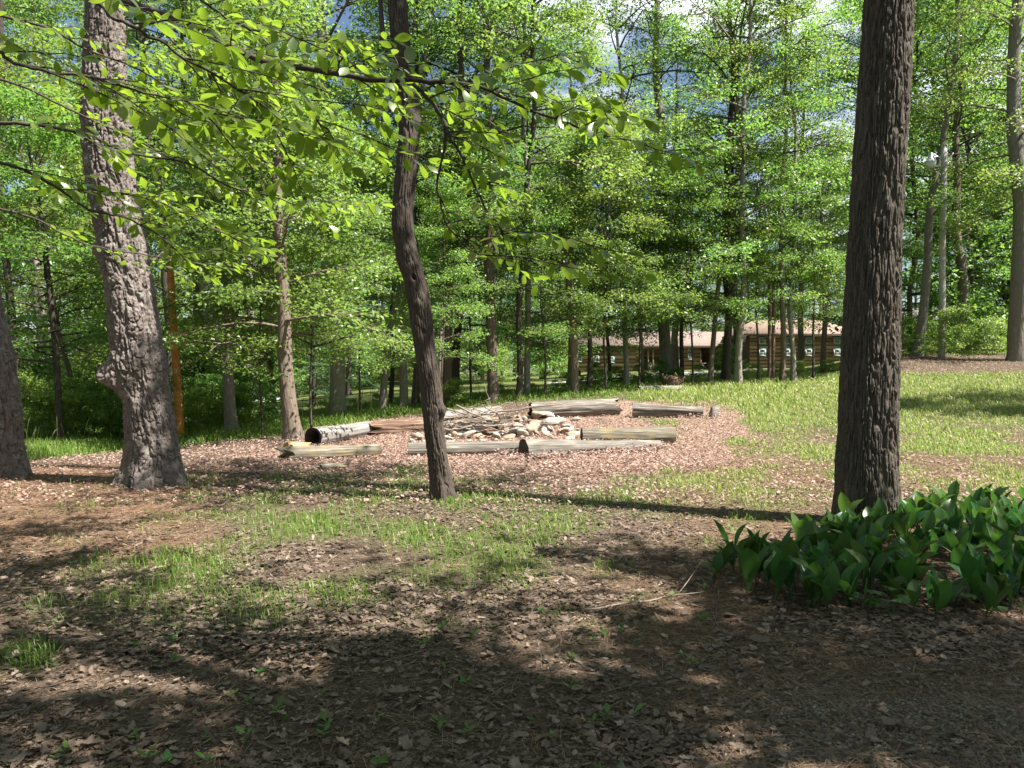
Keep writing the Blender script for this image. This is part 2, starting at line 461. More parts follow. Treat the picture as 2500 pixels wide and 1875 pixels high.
M['needles'] = litter_mat('needles', [(0.085, 0.055, 0.035), (0.19, 0.12, 0.075), (0.34, 0.235, 0.155)], 0.0)
M['pebble'] = litter_mat('pebble', [(0.12, 0.12, 0.125), (0.24, 0.23, 0.215), (0.36, 0.33, 0.28), (0.5, 0.47, 0.42)], 0.0, 0.6)
M['ground'] = ground_mat()
M['siding'] = litter_mat('siding', [(0.22, 0.13, 0.095), (0.31, 0.195, 0.145), (0.38, 0.25, 0.195), (0.46, 0.34, 0.28)], 0.0, 0.85)
M['roof'] = plain('roof', (0.17, 0.125, 0.108), 0.9, 0, 0.3, 6)
M['roof_tan'] = plain('roof_tan', (0.23, 0.16, 0.125), 0.9, 0, 0.3, 6)
M['roof_dark'] = plain('roof_dark', (0.11, 0.09, 0.08), 0.9, 0, 0.3, 6)
M['white'] = plain('white', (0.58, 0.59, 0.57), 0.5)
M['teal'] = plain('teal', (0.1, 0.2, 0.2), 0.6)
M['glass'] = plain('glass', (0.09, 0.13, 0.14), 0.15)
M['rail'] = plain('rail', (0.3, 0.23, 0.19), 0.7)
M['dark_in'] = plain('dark_in', (0.05, 0.032, 0.024), 0.9)  # behind the siding this dark brown paints the shade between boards
M['tan_wall'] = plain('tan_wall', (0.38, 0.25, 0.15), 0.8)
M['pole_orange'] = wood_mat('pole_orange', (0.35, 0.13, 0.03), (0.52, 0.22, 0.06), (0.66, 0.36, 0.15))
M['pole_grey'] = wood_mat('pole_grey', (0.24, 0.23, 0.21), (0.4, 0.385, 0.36), (0.55, 0.53, 0.5))
M['pole_brown'] = wood_mat('pole_brown', (0.13, 0.085, 0.06), (0.24, 0.16, 0.12), (0.36, 0.27, 0.22))
M['metal'] = plain('metal', (0.5, 0.52, 0.54), 0.4, 0.6)
M['lamp_glass'] = plain('lamp_glass', (0.62, 0.64, 0.62), 0.2)
M['road'] = plain('road', (0.42, 0.41, 0.39), 0.9, 0, 0.15, 3)
M['charcoal'] = plain('charcoal', (0.015, 0.014, 0.013), 0.9)
M['wire'] = plain('wire', (0.55, 0.55, 0.55), 0.5)

# ------------------------------------------------------------------ ground cover map
STRIP = (np.array([-300, 60, 480, 700, 1000, 1250, 1500, 1600.]), np.array([1150, 1126, 1086, 1062, 1016, 982, 966, 950.]))
CLUMPS = [(430,1400,190,75,1.),(300,1445,160,60,.9),(250,1400,120,60,.8),(760,1290,120,50,.9),(880,1240,140,50,.8),(1000,1300,120,55,.9),(1180,1245,160,50,.8),
          (1320,1290,170,70,.8),(1120,1330,170,60,.75),(830,1450,130,60,.9),(650,1500,160,60,.7),(1150,1440,110,60,.7),(1500,1395,70,35,1.),(60,1610,90,60,.9),
          (120,1500,90,50,.6),(1230,1370,140,50,.8),(560,1260,100,40,.5),(380,1290,90,40,.45),(780,1180,160,30,.5),(950,1190,120,30,.5),
          (1080,1225,60,25,1.),(1830,1285,70,40,.9),(1750,1330,90,30,.4),(1400,1250,150,40,.7),(1600,1230,200,50,.7),(500,1180,120,20,.45),(700,1170,80,16,.4),(1010,1150,60,25,.5),(1180,1175,120,22,.4)]
def cover(X, Y, Z):
    u, v = uv_of(X, Y, Z)
    ns = fbm(X * 0.55, Y * 0.55, 0, 4, 21)
    n2 = fbm(X * 1.7, Y * 1.7, 3.0, 3, 31)
    vs = np.interp(u, STRIP[0], STRIP[1])
    g = np.zeros_like(u)
    strip = sstep(v, vs + 8, vs - 8) * (1 - sstep(u, 1500, 1640))
    right = sstep(u, 1490, 1680)
    far = sstep(v, 1090, 985)
    rg = (0.95 * far + (1 - far) * np.clip((ns * 0.7 + n2 * 0.5 - 0.38) * 3.0, 0.05, 0.95)) * sstep(v, 1290, 1215)
    mid = sstep(u, 1350, 1750) * sstep(v, 1110, 1160) * sstep(v, 1290, 1225)
    g = np.maximum(strip, right * rg)
    g = np.maximum(g, mid * np.clip((ns - 0.36) * 4, 0, 0.8))
    back = (v < 985) * sstep(u, 1300, 1500) * np.clip((n2 - 0.3) * 4, 0.25, 0.95)
    g = np.maximum(g, back)
    fg = sstep(v, 1170, 1230) * (1 - sstep(v, 1480, 1600)) * (1 - sstep(u, 1450, 1700)) * sstep(u, -100, 450)
    g = np.maximum(g, fg * np.clip((n2 - 0.38) * 2.8, 0, 0.6))
    for cu, cv, ru, rv, w in CLUMPS:
        q = ((u - cu) / ru) ** 2 + ((v - cv) / rv) ** 2
        g = np.maximum(g, w * sstep(q, 1.1, 0.15) * np.clip((n2 - 0.2) * 3.0, 0.3, 1))
    ring = ((u - 1200) / 560) ** 2 + ((v - 1085) / 68) ** 2
    heap = ((u - 1500) / 300) ** 2 + ((v - 1130) / 42) ** 2
    heap = np.minimum(heap, ((u - 1735) / 85) ** 2 + ((v - 1045) / 60) ** 2)
    heap = np.minimum(heap, ((u - 1600) / 200) ** 2 + ((v - 1005) / 26) ** 2)
    open_ = sstep(np.minimum(ring, heap) + (n2 - .5) * 2.4 + (ns - .5) * 1.6, 0.55, 1.35)
    g = np.where(v > vs - 4, g * (0.10 + 0.90 * open_), g)
    bank = sstep(u, 2080, 2180) * sstep(v, 918, 900) * (Y < 35)
    g = g * (1 - 0.9 * bank)
    g = np.where(Y < 2.6, 0.03, g)
    pine = sstep(u, 620, 380) * sstep(v, 1120, 1150) * (1 - sstep(v, 1330, 1450))
    pine = np.maximum(pine, 0.5 * sstep(u, 1350, 1600) * sstep(v, 1340, 1420) * (1 - sstep(v, 1560, 1660)))
    pine = np.maximum(pine, 0.55 * sstep(u, 1560, 1760) * sstep(v, 1020, 1150))
    gravel = sstep(u, 1650, 2050) * sstep(v, 1640, 1760) * (Y > 0) + (Y <= 2.4) * sstep(X, 0.2, 1.5)
    return np.clip(g, 0, 1), np.clip(pine, 0, 1), np.clip(gravel, 0, 1), np.clip(open_, 0, 1)

# ------------------------------------------------------------------ ground mesh
def build_ground():
    ys = list(np.arange(-14, 2.0, 0.6)) + list(np.arange(2.0, 30, 0.13))
    s = 0.16; y = ys[-1]
    while y < 420: s *= 1.055; y += s; ys.append(y)
    ys = np.array(ys)
    xs = list(np.arange(0, 15, 0.15)); s = 0.16; x = xs[-1]
    while x < 330: s *= 1.06; x += s; xs.append(x)
    xs = np.array(xs); xs = np.concatenate([-xs[:0:-1], xs])
    X, Y = np.meshgrid(xs, ys)
    Z = H(X, Y)
    Z = Z + 0.03 * (fbm(X * 3, Y * 3, 0, 3, 77) - 0.5) * (Y < 30)
    g, p, gv, op = cover(X, Y, Z)
    uu, vv = uv_of(X, Y, Z)
    rg = (1 - op) * (vv > np.interp(uu, STRIP[0], STRIP[1]) - 4) * (Y > 8)
    nx, ny = len(xs), len(ys)
    i = (np.arange(ny - 1)[:, None] * nx + np.arange(nx - 1)[None]).ravel()
    Fq = np.stack([i, i + 1, i + nx + 1, i + nx], -1)
    o = mk('ground', np.stack([X, Y, Z], -1).reshape(-1, 3), [Fq], M['ground'], None, True,
           {'grass': g.ravel(), 'pine': p.ravel(), 'gravel': gv.ravel(), 'ring': rg.ravel()})
    tag(o, kind='structure')
build_ground()

def ribbon(name, pts, widths, mat, lift=0.02, n=60):
    """a road laid on the terrain"""
    c = smooth_line(np.array(pts, float), n); w = np.interp(np.linspace(0, 1, n), np.linspace(0, 1, len(widths)), widths)
    t = np.gradient(c, axis=0); t /= np.linalg.norm(t, axis=1, keepdims=True)
    nr = np.stack([-t[:, 1], t[:, 0]], -1)
    k = np.linspace(-0.5, 0.5, 7)
    XY = c[:, None] + nr[:, None] * (w[:, None] * k[None])[..., None]
    wob = 0.12 * (fbm(XY[..., 0] * 1.2, XY[..., 1] * 1.2, 0, 2, 9) - 0.5)
    XY = XY + nr[:, None] * wob[..., None]
    Z = H(XY[..., 0], XY[..., 1]) + lift
    i = (np.arange(n - 1)[:, None] * 7 + np.arange(6)[None]).ravel()
    o = mk(name, np.concatenate([XY, Z[..., None]], -1).reshape(-1, 3), [np.stack([i, i + 1, i + 8, i + 7], -1)], mat, None, True)
    return tag(o, kind='structure')

# ------------------------------------------------------------------ scatter of ground cover
def scatter(n, d0, d1, pw, u0=-350, u1=2850):
    """points on the ground, dense near the camera: pdf of distance ~ d^-pw"""
    r = RNG.random(n)
    a = 1 - pw
    d = (d0 ** a + r * (d1 ** a - d0 ** a)) ** (1 / a) if abs(a) > 1e-6 else d0 * (d1 / d0) ** r
    u = u0 + RNG.random(n) * (u1 - u0)
    X = (u - 1250) / F * d
    return X, d

def grass():
    X, Y = scatter(560000, 2.4, 46, 0.75)
    Z = H(X, Y)
    g, p, gv, op = cover(X, Y, Z)
    u, v = uv_of(X, Y, Z)
    lawn = ((Y > 31) & (u > 560) & (u < 1500))
    pr = g ** 1.3 * np.where(Y < 9, 0.42, 0.75)
    keep = (RNG.random(len(X)) < pr) & ~lawn
    X, Y, Z, u, v, g = [a[keep] for a in (X, Y, Z, u, v, g)]
    n = len(X)
    vs = np.interp(u, STRIP[0], STRIP[1])
    tall = sstep(v, vs + 6, vs - 14) * (1 - sstep(u, 1450, 1620))
    hgt = np.where(v > vs, 0.11, 0.12) + 0.20 * tall
    hgt = np.where((Y < 8.8), 0.045 + 0.09 * g, hgt)
    rt = sstep(u, 1500, 1620) * (Y > 9)
    hgt = np.where(rt > 0.5, 0.06 + 0.06 * g + 0.10 * sstep(v, 1060, 960) * (1 - sstep(u, 1850, 2000)), hgt)
    hgt = hgt * RNG.uniform(0.45, 1.25, n)
    wid = 0.0030 * np.maximum(1, Y / 6.0) * RNG.uniform(0.7, 1.4, n)
    yaw = RNG.uniform(0, 2 * PI, n); lean = RNG.uniform(0.15, 0.95, n)
    t = np.array([0, 0.45, 0.8, 1.0])
    fx = lean[:, None] * t[None] ** 2; fz = t[None] * (1 - 0.35 * lean[:, None] * t[None] ** 2)
    px = X[:, None] + hgt[:, None] * fx * np.cos(yaw)[:, None]
    py = Y[:, None] + hgt[:, None] * fx * np.sin(yaw)[:, None]
    pz = Z[:, None] - 0.01 + hgt[:, None] * fz
    wx = -np.sin(yaw) * wid; wy = np.cos(yaw) * wid
    w = np.array([1, 0.9, 0.55])
    L = np.stack([px[:, :3] + wx[:, None] * w, py[:, :3] + wy[:, None] * w, pz[:, :3]], -1)
    R = np.stack([px[:, :3] - wx[:, None] * w, py[:, :3] - wy[:, None] * w, pz[:, :3]], -1)
    tip = np.stack([px[:, 3], py[:, 3], pz[:, 3]], -1)
    V = np.concatenate([L, R, tip[:, None]], 1)          # 7 verts
    b = (np.arange(n) * 7)[:, None, None]
    q = (np.array([[0, 3, 4, 1], [1, 4, 5, 2]])[None] + b).reshape(-1, 4)
    tr = (np.array([[2, 5, 6]])[None] + b).reshape(-1, 3)
    dry = np.where(rt > 0.5, 0.8, 0.05) * RNG.random(n)
    c = np.clip(RNG.beta(1.6, 2.6, n) + dry, 0, 1)
    o = mk('grass', V.reshape(-1, 3), [q, tr], M['grass'], None, False, {'rnd': np.repeat(c, 7)})
    tag(o, 'green grass blades and tufts growing over the clearing', 'grass', kind='stuff')
    # seed stalks in the tall fringe
    X, Y = scatter(9000, 16, 31, 0.5, 0, 1480); Z = H(X, Y); u, v = uv_of(X, Y, Z)
    vs = np.interp(u, STRIP[0], STRIP[1])
    k = (v < vs - 16) & (v > vs - 60) & (RNG.random(len(X)) < 0.12)
    X, Y, Z = X[k], Y[k], Z[k]; mb = MB()
    for x, y, z in zip(X, Y, Z):
        h = random.uniform(0.4, 0.75); a = random.uniform(0, 6.28); l = random.uniform(0.05, 0.2)
        p = [(x, y, z), (x + l * .4 * math.cos(a), y + l * .4 * math.sin(a), z + h * .6), (x + l * math.cos(a), y + l * math.sin(a), z + h), (x + 1.5 * l * math.cos(a), y + 1.5 * l * math.sin(a), z + h * 1.12)]
        mb.tube(p, [0.004, 0.004, 0.012, 0.003], 3, False, 0.9 + 0.1 * random.random())
    o = mb.build('seed_grass', M['grass']); tag(o, 'pale seed stalks standing in the tall grass fringe', 'grass', kind='stuff')
grass()

def leaf_shape(n, width, lobes=0.0, nl=3.5, tipw=0.15):
    t = np.linspace(0, 1, n)
    w = width * np.sin(PI * np.clip(t * 0.96 + 0.02, 0, 1)) ** 0.8 * (0.55 + 0.6 * t)
    if lobes: w = w * (1 + lobes * np.cos(2 * PI * nl * t + 1.2))
    V = []
    for a, b in zip(t, w): V += [(a, -b, 0), (a, 0, 0), (a, b, 0)]
    V = np.array(V); V[:, 0] -= 0.5
    Fq = []
    for i in range(n - 1):
        Fq += [(3 * i, 3 * i + 3, 3 * i + 4, 3 * i + 1), (3 * i + 1, 3 * i + 4, 3 * i + 5, 3 * i + 2)]
    return V, np.array(Fq)

def litter():
    # lobed dry leaves close by
    X, Y = scatter(230000, 2.2, 10.5, 0.75); Z = H(X, Y)
    g, p, gv, op = cover(X, Y, Z); u, v = uv_of(X, Y, Z)
    den = (0.95 - 0.55 * g) * (1 - 0.75 * gv) * (1 - 0.6 * p)
    den = den * np.clip((fbm(X * 0.8, Y * 0.8, 1.0, 3, 41) - 0.28) * 3.2, 0.15, 1)
    k = RNG.random(len(X)) < den
    X, Y, Z = X[k], Y[k], Z[k]; n = len(X)
    kinds = [leaf_shape(11, 0.30, 0.38, 3.3), leaf_shape(11, 0.36, 0.3, 2.6), leaf_shape(8, 0.26, 0.0)]
    Vs, Fs, As, off = [], [], [], 0
    which = RNG.integers(0, 3, n)
    for j, (T, fq) in enumerate(kinds):
        for curl in (-0.5, 0.35, 0.9):
            m = (which == j) & (np.digitize(_h(X * 100, Y * 100, X * 0), [0.33, 0.66]) == {-0.5: 0, 0.35: 1, 0.9: 2}[curl])
            c = m.sum()
            if not c: continue
            T2 = T.copy(); T2[:, 2] += curl * 1.6 * T[:, 1] ** 2 + 0.35 * curl * (T[:, 0]) ** 2
            s = 0.012 + 0.05 * RNG.random(c) ** 2.2 + np.where(RNG.random(c) < 0.035, RNG.uniform(.03, .065, c), 0)
            R = rotm(RNG.uniform(0, 2 * PI, c), RNG.normal(0, 0.22, c), RNG.normal(0, 0.26, c))
            V, fl = inst(T2, [fq], np.stack([X[m], Y[m], Z[m] + RNG.uniform(0.004, 0.03, c)], -1), R, s)
            Vs.append(V); Fs.append(fl[0] + off); off += len(V)
            As.append(np.repeat(np.clip(RNG.beta(2, 2.4, c), 0, 1), len(T)))
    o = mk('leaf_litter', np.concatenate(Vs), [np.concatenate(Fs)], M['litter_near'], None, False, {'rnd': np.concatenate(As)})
    tag(o, 'brown curled oak leaves covering the shaded ground', 'leaf litter', kind='stuff')
    # farther: folded leaves, thick in the ring round the fire pit and on the bank
    X, Y = scatter(360000, 9, 36, 0.35); Z = H(X, Y)
    g, p, gv, op = cover(X, Y, Z); u, v = uv_of(X, Y, Z)
    vs = np.interp(u, STRIP[0], STRIP[1])
    den = 0.34 * (1 - 0.8 * g) * op + 0.95 * (1 - op)
    den = np.where((v < vs - 6) & (u < 1520), 0.0, den)
    den = np.where((u > 2080) & (v < 915) & (Y < 36), 0.95, den)
    den = den * (1 - 0.5 * p)
    k = (RNG.random(len(X)) < den) & ((Y < 30) | (u > 2000))
    X, Y, Z, op, u, v = [a[k] for a in (X, Y, Z, op, u, v)]; n = len(X)
    heap = (((u - 1500) / 300) ** 2 + ((v - 1130) / 42) ** 2 < 1) | (((u - 1735) / 85) ** 2 + ((v - 1045) / 60) ** 2 < 1)
    T = np.array([(-.5, 0, 0.03), (-.1, -.3, 0.1), (.5, 0, -0.02), (.05, .3, 0.12), (0, 0, 0)])
    fq = np.array([(0, 1, 4), (1, 2, 4), (2, 3, 4), (3, 0, 4)])
    s = RNG.uniform(0.034, 0.072, n)
    R = rotm(RNG.uniform(0, 2 * PI, n), RNG.normal(0, 0.3, n), RNG.normal(0, 0.3, n))
    dz = RNG.uniform(0.005, 0.05, n) + np.where(heap, RNG.uniform(0, 0.12, n), 0)
    V, fl = inst(T, [fq], np.stack([X, Y, Z + dz], -1), R, s)
    c = np.clip(RNG.beta(2.2, 1.8, n), 0, 1)
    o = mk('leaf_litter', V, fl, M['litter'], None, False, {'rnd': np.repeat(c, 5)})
    tag(o, 'pinkish dry leaves spread around the logs and fire pit', 'leaf litter', kind='stuff')

    # pine needles
    X, Y = scatter(190000, 2.2, 13, 0.85); Z = H(X, Y)
    g, p, gv, op = cover(X, Y, Z)
    k = RNG.random(len(X)) < np.clip(0.28 + 0.7 * p - 0.25 * g, 0, 1)
    X, Y, Z = X[k], Y[k], Z[k]; n = len(X)
    T = np.array([(-.5, -.5, 0), (-.5, .5, 0), (0, .5, .1), (0, -.5, .1), (.5, .5, 0), (.5, -.5, 0)])
    fq = np.array([(0, 3, 2, 1), (3, 5, 4, 2)])
    L = RNG.uniform(0.06, 0.13, n); W = 0.0016 * np.maximum(1, Y / 4) * RNG.uniform(0.8, 1.5, n)
    R = rotm(RNG.uniform(0, 2 * PI, n), RNG.normal(0, 0.12, n), RNG.normal(0, 0.3, n))
    V, fl = inst(T, [fq], np.stack([X, Y, Z + RNG.uniform(0.004, 0.022, n)], -1), R, np.stack([L, W, L * 0.4], -1))
    o = mk('pine_needles', V, fl, M['needles'], None, False, {'rnd': np.repeat(RNG.random(n), 6)})
    tag(o, 'fallen orange brown pine needles strewn over the ground', 'pine needles', kind='stuff')

    # gravel
    X, Y = scatter(26000, 1.9, 5.6, 0.9, 1100, 2900); Z = H(X, Y)
    g, p, gv, op = cover(X, Y, Z)
    k = RNG.random(len(X)) < np.clip(gv * 1.0 + 0.02, 0, 1)
    X, Y, Z = X[k], Y[k], Z[k]; n = len(X)
    T = np.array([(.5, 0, 0), (.3, .4, .05), (-.2, .45, 0), (-.5, .05, .04), (-.25, -.4, 0), (.3, -.38, .03), (.05, .02, .42)])
    fq = np.array([(0, 1, 6), (1, 2, 6), (2, 3, 6), (3, 4, 6), (4, 5, 6), (5, 0, 6)])
    s = RNG.uniform(0.008, 0.024, n)
    R = rotm(RNG.uniform(0, 2 * PI, n), RNG.normal(0, 0.25, n), RNG.normal(0, 0.25, n))
    V, fl = inst(T, [fq], np.stack([X, Y, Z + 0.002], -1), R, np.stack([s, s * RNG.uniform(.6, 1, n), s * RNG.uniform(.5, 1.1, n)], -1))
    o = mk('gravel', V, fl, M['pebble'], None, True, {'rnd': np.repeat(RNG.beta(1.6, 2.6, n), 7)})
    tag(o, 'grey and tan pea gravel in the shaded corner', 'gravel', kind='stuff')
litter()

# ------------------------------------------------------------------ tree crowns (shared by copies)
LEAF_T = np.array([(0, 0, 0), (0.42, -0.30, 0.07), (1, 0, -0.03), (0.42, 0.30, 0.07)])
LEAF_F = np.array([(0, 1, 2), (0, 2, 3)])
PROTO = {}
def crown(key, seed, zb, zt, R, nl, nsub, per, leaf, mat, bmat, flat=0.2, droop=0.15, limb_r=0.05, prof='round', spray=0.42, up0=0.15, tilt=0.5):
    r = np.random.default_rng(seed)
    mb = MB(); cen = []; 
    for i in range(nl):
        t = (i + r.random()) / nl
        z = zb + (zt - zb) * t
        if prof == 'round': w = math.sin(PI * (0.18 + 0.74 * t)) ** 0.8
        elif prof == 'cone': w = 1.02 - t
        else: w = 1.0 - 0.55 * t
        L = R * w * r.uniform(0.6, 1.1)
        az = i * 2.399 + r.normal(0, 0.4)
        el = up0 + 0.75 * t * (prof != 'cone') + r.normal(0, 0.15)
        s = np.linspace(0, 1, 7)
        kink = np.cumsum(r.normal(0, 0.10, (7, 3)), 0) * L * 0.35; kink[0] = 0
        dirh = np.array([math.cos(az), math.sin(az), 0])
        pts = dirh[None] * (s * L * math.cos(el))[:, None]
        pts[:, 2] = z + L * math.sin(el) * s - droop * L * s ** 2.2
        pts = pts + kink * s[:, None]
        lr = limb_r * (0.35 + 0.65 * (1 - t)) * (L / R) ** 0.5
        mb.tube(pts, lr * (1 - 0.85 * s), 5, False)
        for j in range(nsub):
            q = 0.3 + 0.7 * (j + r.random()) / nsub
            k = q * 6; a = int(min(5, k)); p0 = pts[a] + (pts[a + 1] - pts[a]) * (k - a)
            a2 = az + (1 if j % 2 else -1) * r.uniform(0.4, 1.25)
            l2 = L * r.uniform(0.22, 0.42) * (1.1 - 0.4 * q) + 0.25
            e2 = r.normal(0.12, 0.2)
            s2 = np.linspace(0, 1, 4)
            b = p0 + np.stack([np.cos(a2) * s2 * l2, np.sin(a2) * s2 * l2, s2 * l2 * math.sin(e2) - droop * l2 * s2 ** 2], -1) + r.normal(0, 0.03, (4, 3)) * s2[:, None]
            mb.tube(b, lr * 0.38 * (1 - 0.8 * s2), 4, False)
            for qq in (0.45, 0.75, 1.0):
                cen.append(p0 + (b[-1] - p0) * qq)
        cen.append(pts[-1])
    cen = np.array(cen)
    n = len(cen) * per
    c = np.repeat(cen, per, 0)
    e = r.normal(0, 1, (n, 3)); e /= np.linalg.norm(e, axis=1, keepdims=True); e *= r.random(n)[:, None] ** 0.45
    pos = c + e * np.array([spray, spray, spray * flat / 0.3])
    pos[:, 2] -= 0.12 * (e[:, 0] ** 2 + e[:, 1] ** 2) * spray
    yaw = np.arctan2(e[:, 1], e[:, 0]) + r.normal(0, 0.9, n)
    Rm = rotm(yaw, r.normal(0.22, tilt, n), r.normal(0, tilt, n))
    s = leaf * r.uniform(0.6, 1.25, n)
    V, fl = inst(LEAF_T, [LEAF_F], pos, Rm, s)
    shade = np.repeat(r.random(len(cen)), per)
    col = np.clip(0.55 * r.random(n) + 0.45 * shade, 0, 1)
    lo = mk(key + '_crown', V, fl, mat, None, False, {'rnd': np.repeat(col, 4)})
    br = mb.build(key + '_branches', bmat, None, True)
    PROTO[key] = (lo.data, br.data)
    for o in (lo, br): bpy.data.objects.remove(o)

FST, LGT, DRK = M['leaf_forest'], M['leaf_light'], M['leaf_dark']
crown('tall_a', 1, 5, 21, 4.9, 38, 6, 31, 0.122, FST, M['bark_brown'], limb_r=0.07)
crown('tall_b', 2, 6, 22, 4.6, 38, 6, 30, 0.122, LGT, M['bark_brown'], limb_r=0.06, prof='round')
crown('tall_c', 3, 3.5, 20, 5.0, 38, 6, 30, 0.12, FST, M['bark_dark'], limb_r=0.07)
crown('layer_a', 4, 2.0, 9.0, 3.4, 28, 6, 30, 0.115, FST, M['bark_dark'], flat=0.12, droop=0.2, limb_r=0.04, prof='taper', tilt=0.5, spray=0.5)
crown('layer_b', 5, 2.4, 11, 3.0, 30, 6, 28, 0.115, LGT, M['bark_brown'], flat=0.12, droop=0.2, limb_r=0.04, prof='taper', tilt=0.5, spray=0.5)
crown('thin', 6, 4, 19, 3.1, 30, 5, 30, 0.115, LGT, M['bark_dark'], limb_r=0.045, up0=0.3)
crown('far_a', 7, 1.5, 22, 5.4, 34, 6, 20, 0.25, FST, M['bark_dark'], limb_r=0.1, spray=0.75)
crown('far_b', 8, 2.5, 24, 5.0, 34, 6, 20, 0.25, LGT, M['bark_brown'], limb_r=0.1, spray=0.75)
crown('far_c', 9, 0.8, 18, 4.6, 30, 6, 20, 0.23, DRK, M['bark_dark'], limb_r=0.1, spray=0.7)
crown('spruce', 10, 0.8, 13, 3.3, 60, 5, 12, 0.2, M['leaf_needle'], M['bark_dark'], flat=0.08, droop=0.3, limb_r=0.04, prof='cone', tilt=0.3)
crown('shrub_a', 11, 0.15, 1.9, 1.1, 14, 5, 15, 0.1, M['leaf_brush'], M['bark_dark'], limb_r=0.015, up0=0.6, flat=0.14, spray=0.24)
crown('shrub_b', 12, 0.1, 1.5, 1.0, 14, 5, 15, 0.095, M['leaf_brush'], M['bark_dark'], limb_r=0.015, up0=0.5, flat=0.14, spray=0.24)
crown('shrub_c', 13, 0.1, 2.4, 1.3, 16, 5, 13, 0.11, FST, M['bark_dark'], limb_r=0.018, up0=0.6, flat=0.1, spray=0.3)
crown('maple_red', 14, 0.8, 4.2, 2.2, 20, 6, 16, 0.13, M['leaf_red'], M['bark_dark'], limb_r=0.03, flat=0.07)
crown('shade_a', 15, 6.5, 15, 4.4, 24, 6, 22, 0.22, FST, M['bark_brown'], limb_r=0.08, spray=0.55)
crown('oak_low', 18, 9.5, 15, 2.9, 16, 4, 13, 0.2, FST, M['bark_brown'], limb_r=0.06, spray=0.5)
crown('shade_b', 17, 6.5, 14, 4.4, 22, 5, 34, 0.2, FST, M['bark_brown'], limb_r=0.08, spray=0.6)
crown('pine_top', 16, 12, 24, 3.6, 24, 5, 22, 0.2, M['leaf_needle'], M['bark_brown'], limb_r=0.06, spray=0.35, flat=0.2)

def put_crown(root, key, sc=1.0, rz=0.0, loc=(0, 0, 0), szxy=None):
    a, b = PROTO[key]
    for nm, me in (('crown', a), ('branches', b)):
        o = bpy.data.objects.new(nm, me)
        o.location = loc; o.rotation_euler = (0, 0, rz)
        o.scale = (sc, sc, sc) if szxy is None else (szxy[0], szxy[0], szxy[1])
        link(o, root)

TRUNKS = {}
def trunk_mesh(h, r0, mat, seed, flare=0.35, wig=0.12, sides=12, rings=26, z0=-0.3):
    r = np.random.default_rng(seed)
    t = np.linspace(0, 1, rings) ** 1.5
    z = z0 + (h - z0) * t
    ph = r.uniform(0, 6.28, 4)
    x = wig * (np.sin(z * 0.55 + ph[0]) + 0.5 * np.sin(z * 1.3 + ph[1])) * np.clip(z / 3, 0, 1)
    y = wig * (np.sin(z * 0.5 + ph[2]) + 0.5 * np.sin(z * 1.2 + ph[3])) * np.clip(z / 3, 0, 1)
    rad = r0 * (0.15 + 0.85 * (1 - np.clip(z, 0, h) / h) ** 0.75) * (1 + flare * np.exp(-np.clip(z, 0, 9) / 0.28))
    th = np.arange(sides) * 2 * PI / sides
    lob = 1 + 0.22 * np.exp(-np.clip(z, 0, 9) / 0.3)[:, None] * np.cos(th[None] * 4 + ph[0]) + 0.07 * (noise3(np.cos(th)[None] * 2, np.sin(th)[None] * 2, z[:, None] * 1.4, seed) - 0.5)
    V = np.stack([x[:, None] + rad[:, None] * lob * np.cos(th), y[:, None] + rad[:, None] * lob * np.sin(th), z[:, None] + 0 * th], -1)
    i = np.arange(rings - 1)[:, None] * sides; j = np.arange(sides)[None]; k = (j + 1) % sides
    return V.reshape(-1, 3), np.stack([i + j, i + k, i + sides + k, i + sides + j], -1).reshape(-1, 4)

def add_tree(name, u, d, wpx, top, key, mat, label, cat='tree', group=None, h=None, sc=None, seed=None, flare=0.35, wig=0.10, rz=None, parts=None, cz=None):
    """a tree standing on the terrain at picture column u and distance d; top=(u2,v2) is a point the trunk passes"""
    base = ground_at(u, d)
    seed = int(u * 7 + d * 13) if seed is None else seed
    rr = random.Random(seed)
    root = thing(name, base, label, cat, group)
    if top is not None:
        q = P(top[0], top[1], d) - base
        ax = math.atan2(q[0], q[2]); root.rotation_euler = (rr.uniform(-0.02, 0.02), ax, 0)
    r0 = 0.5 * wpx * d / F
    zt = {'tall_a': 21, 'tall_b': 22, 'tall_c': 20, 'layer_a': 9, 'layer_b': 11, 'thin': 19, 'far_a': 22, 'far_b': 24, 'far_c': 18, 'spruce': 13, 'maple_red': 4.2, 'shade_a': 15, 'pine_top': 24}.get(key, 18)
    sc = sc or rr.uniform(0.9, 1.1)
    hh = h or zt * sc * 0.98
    V, Fq = trunk_mesh(hh, r0, mat, seed, flare, wig)
    mk('trunk', V, [Fq], mat, root, True)
    if key: put_crown(root, key, sc, rz if rz is not None else rr.uniform(0, 6.28), (0, 0, cz or 0))
    return root

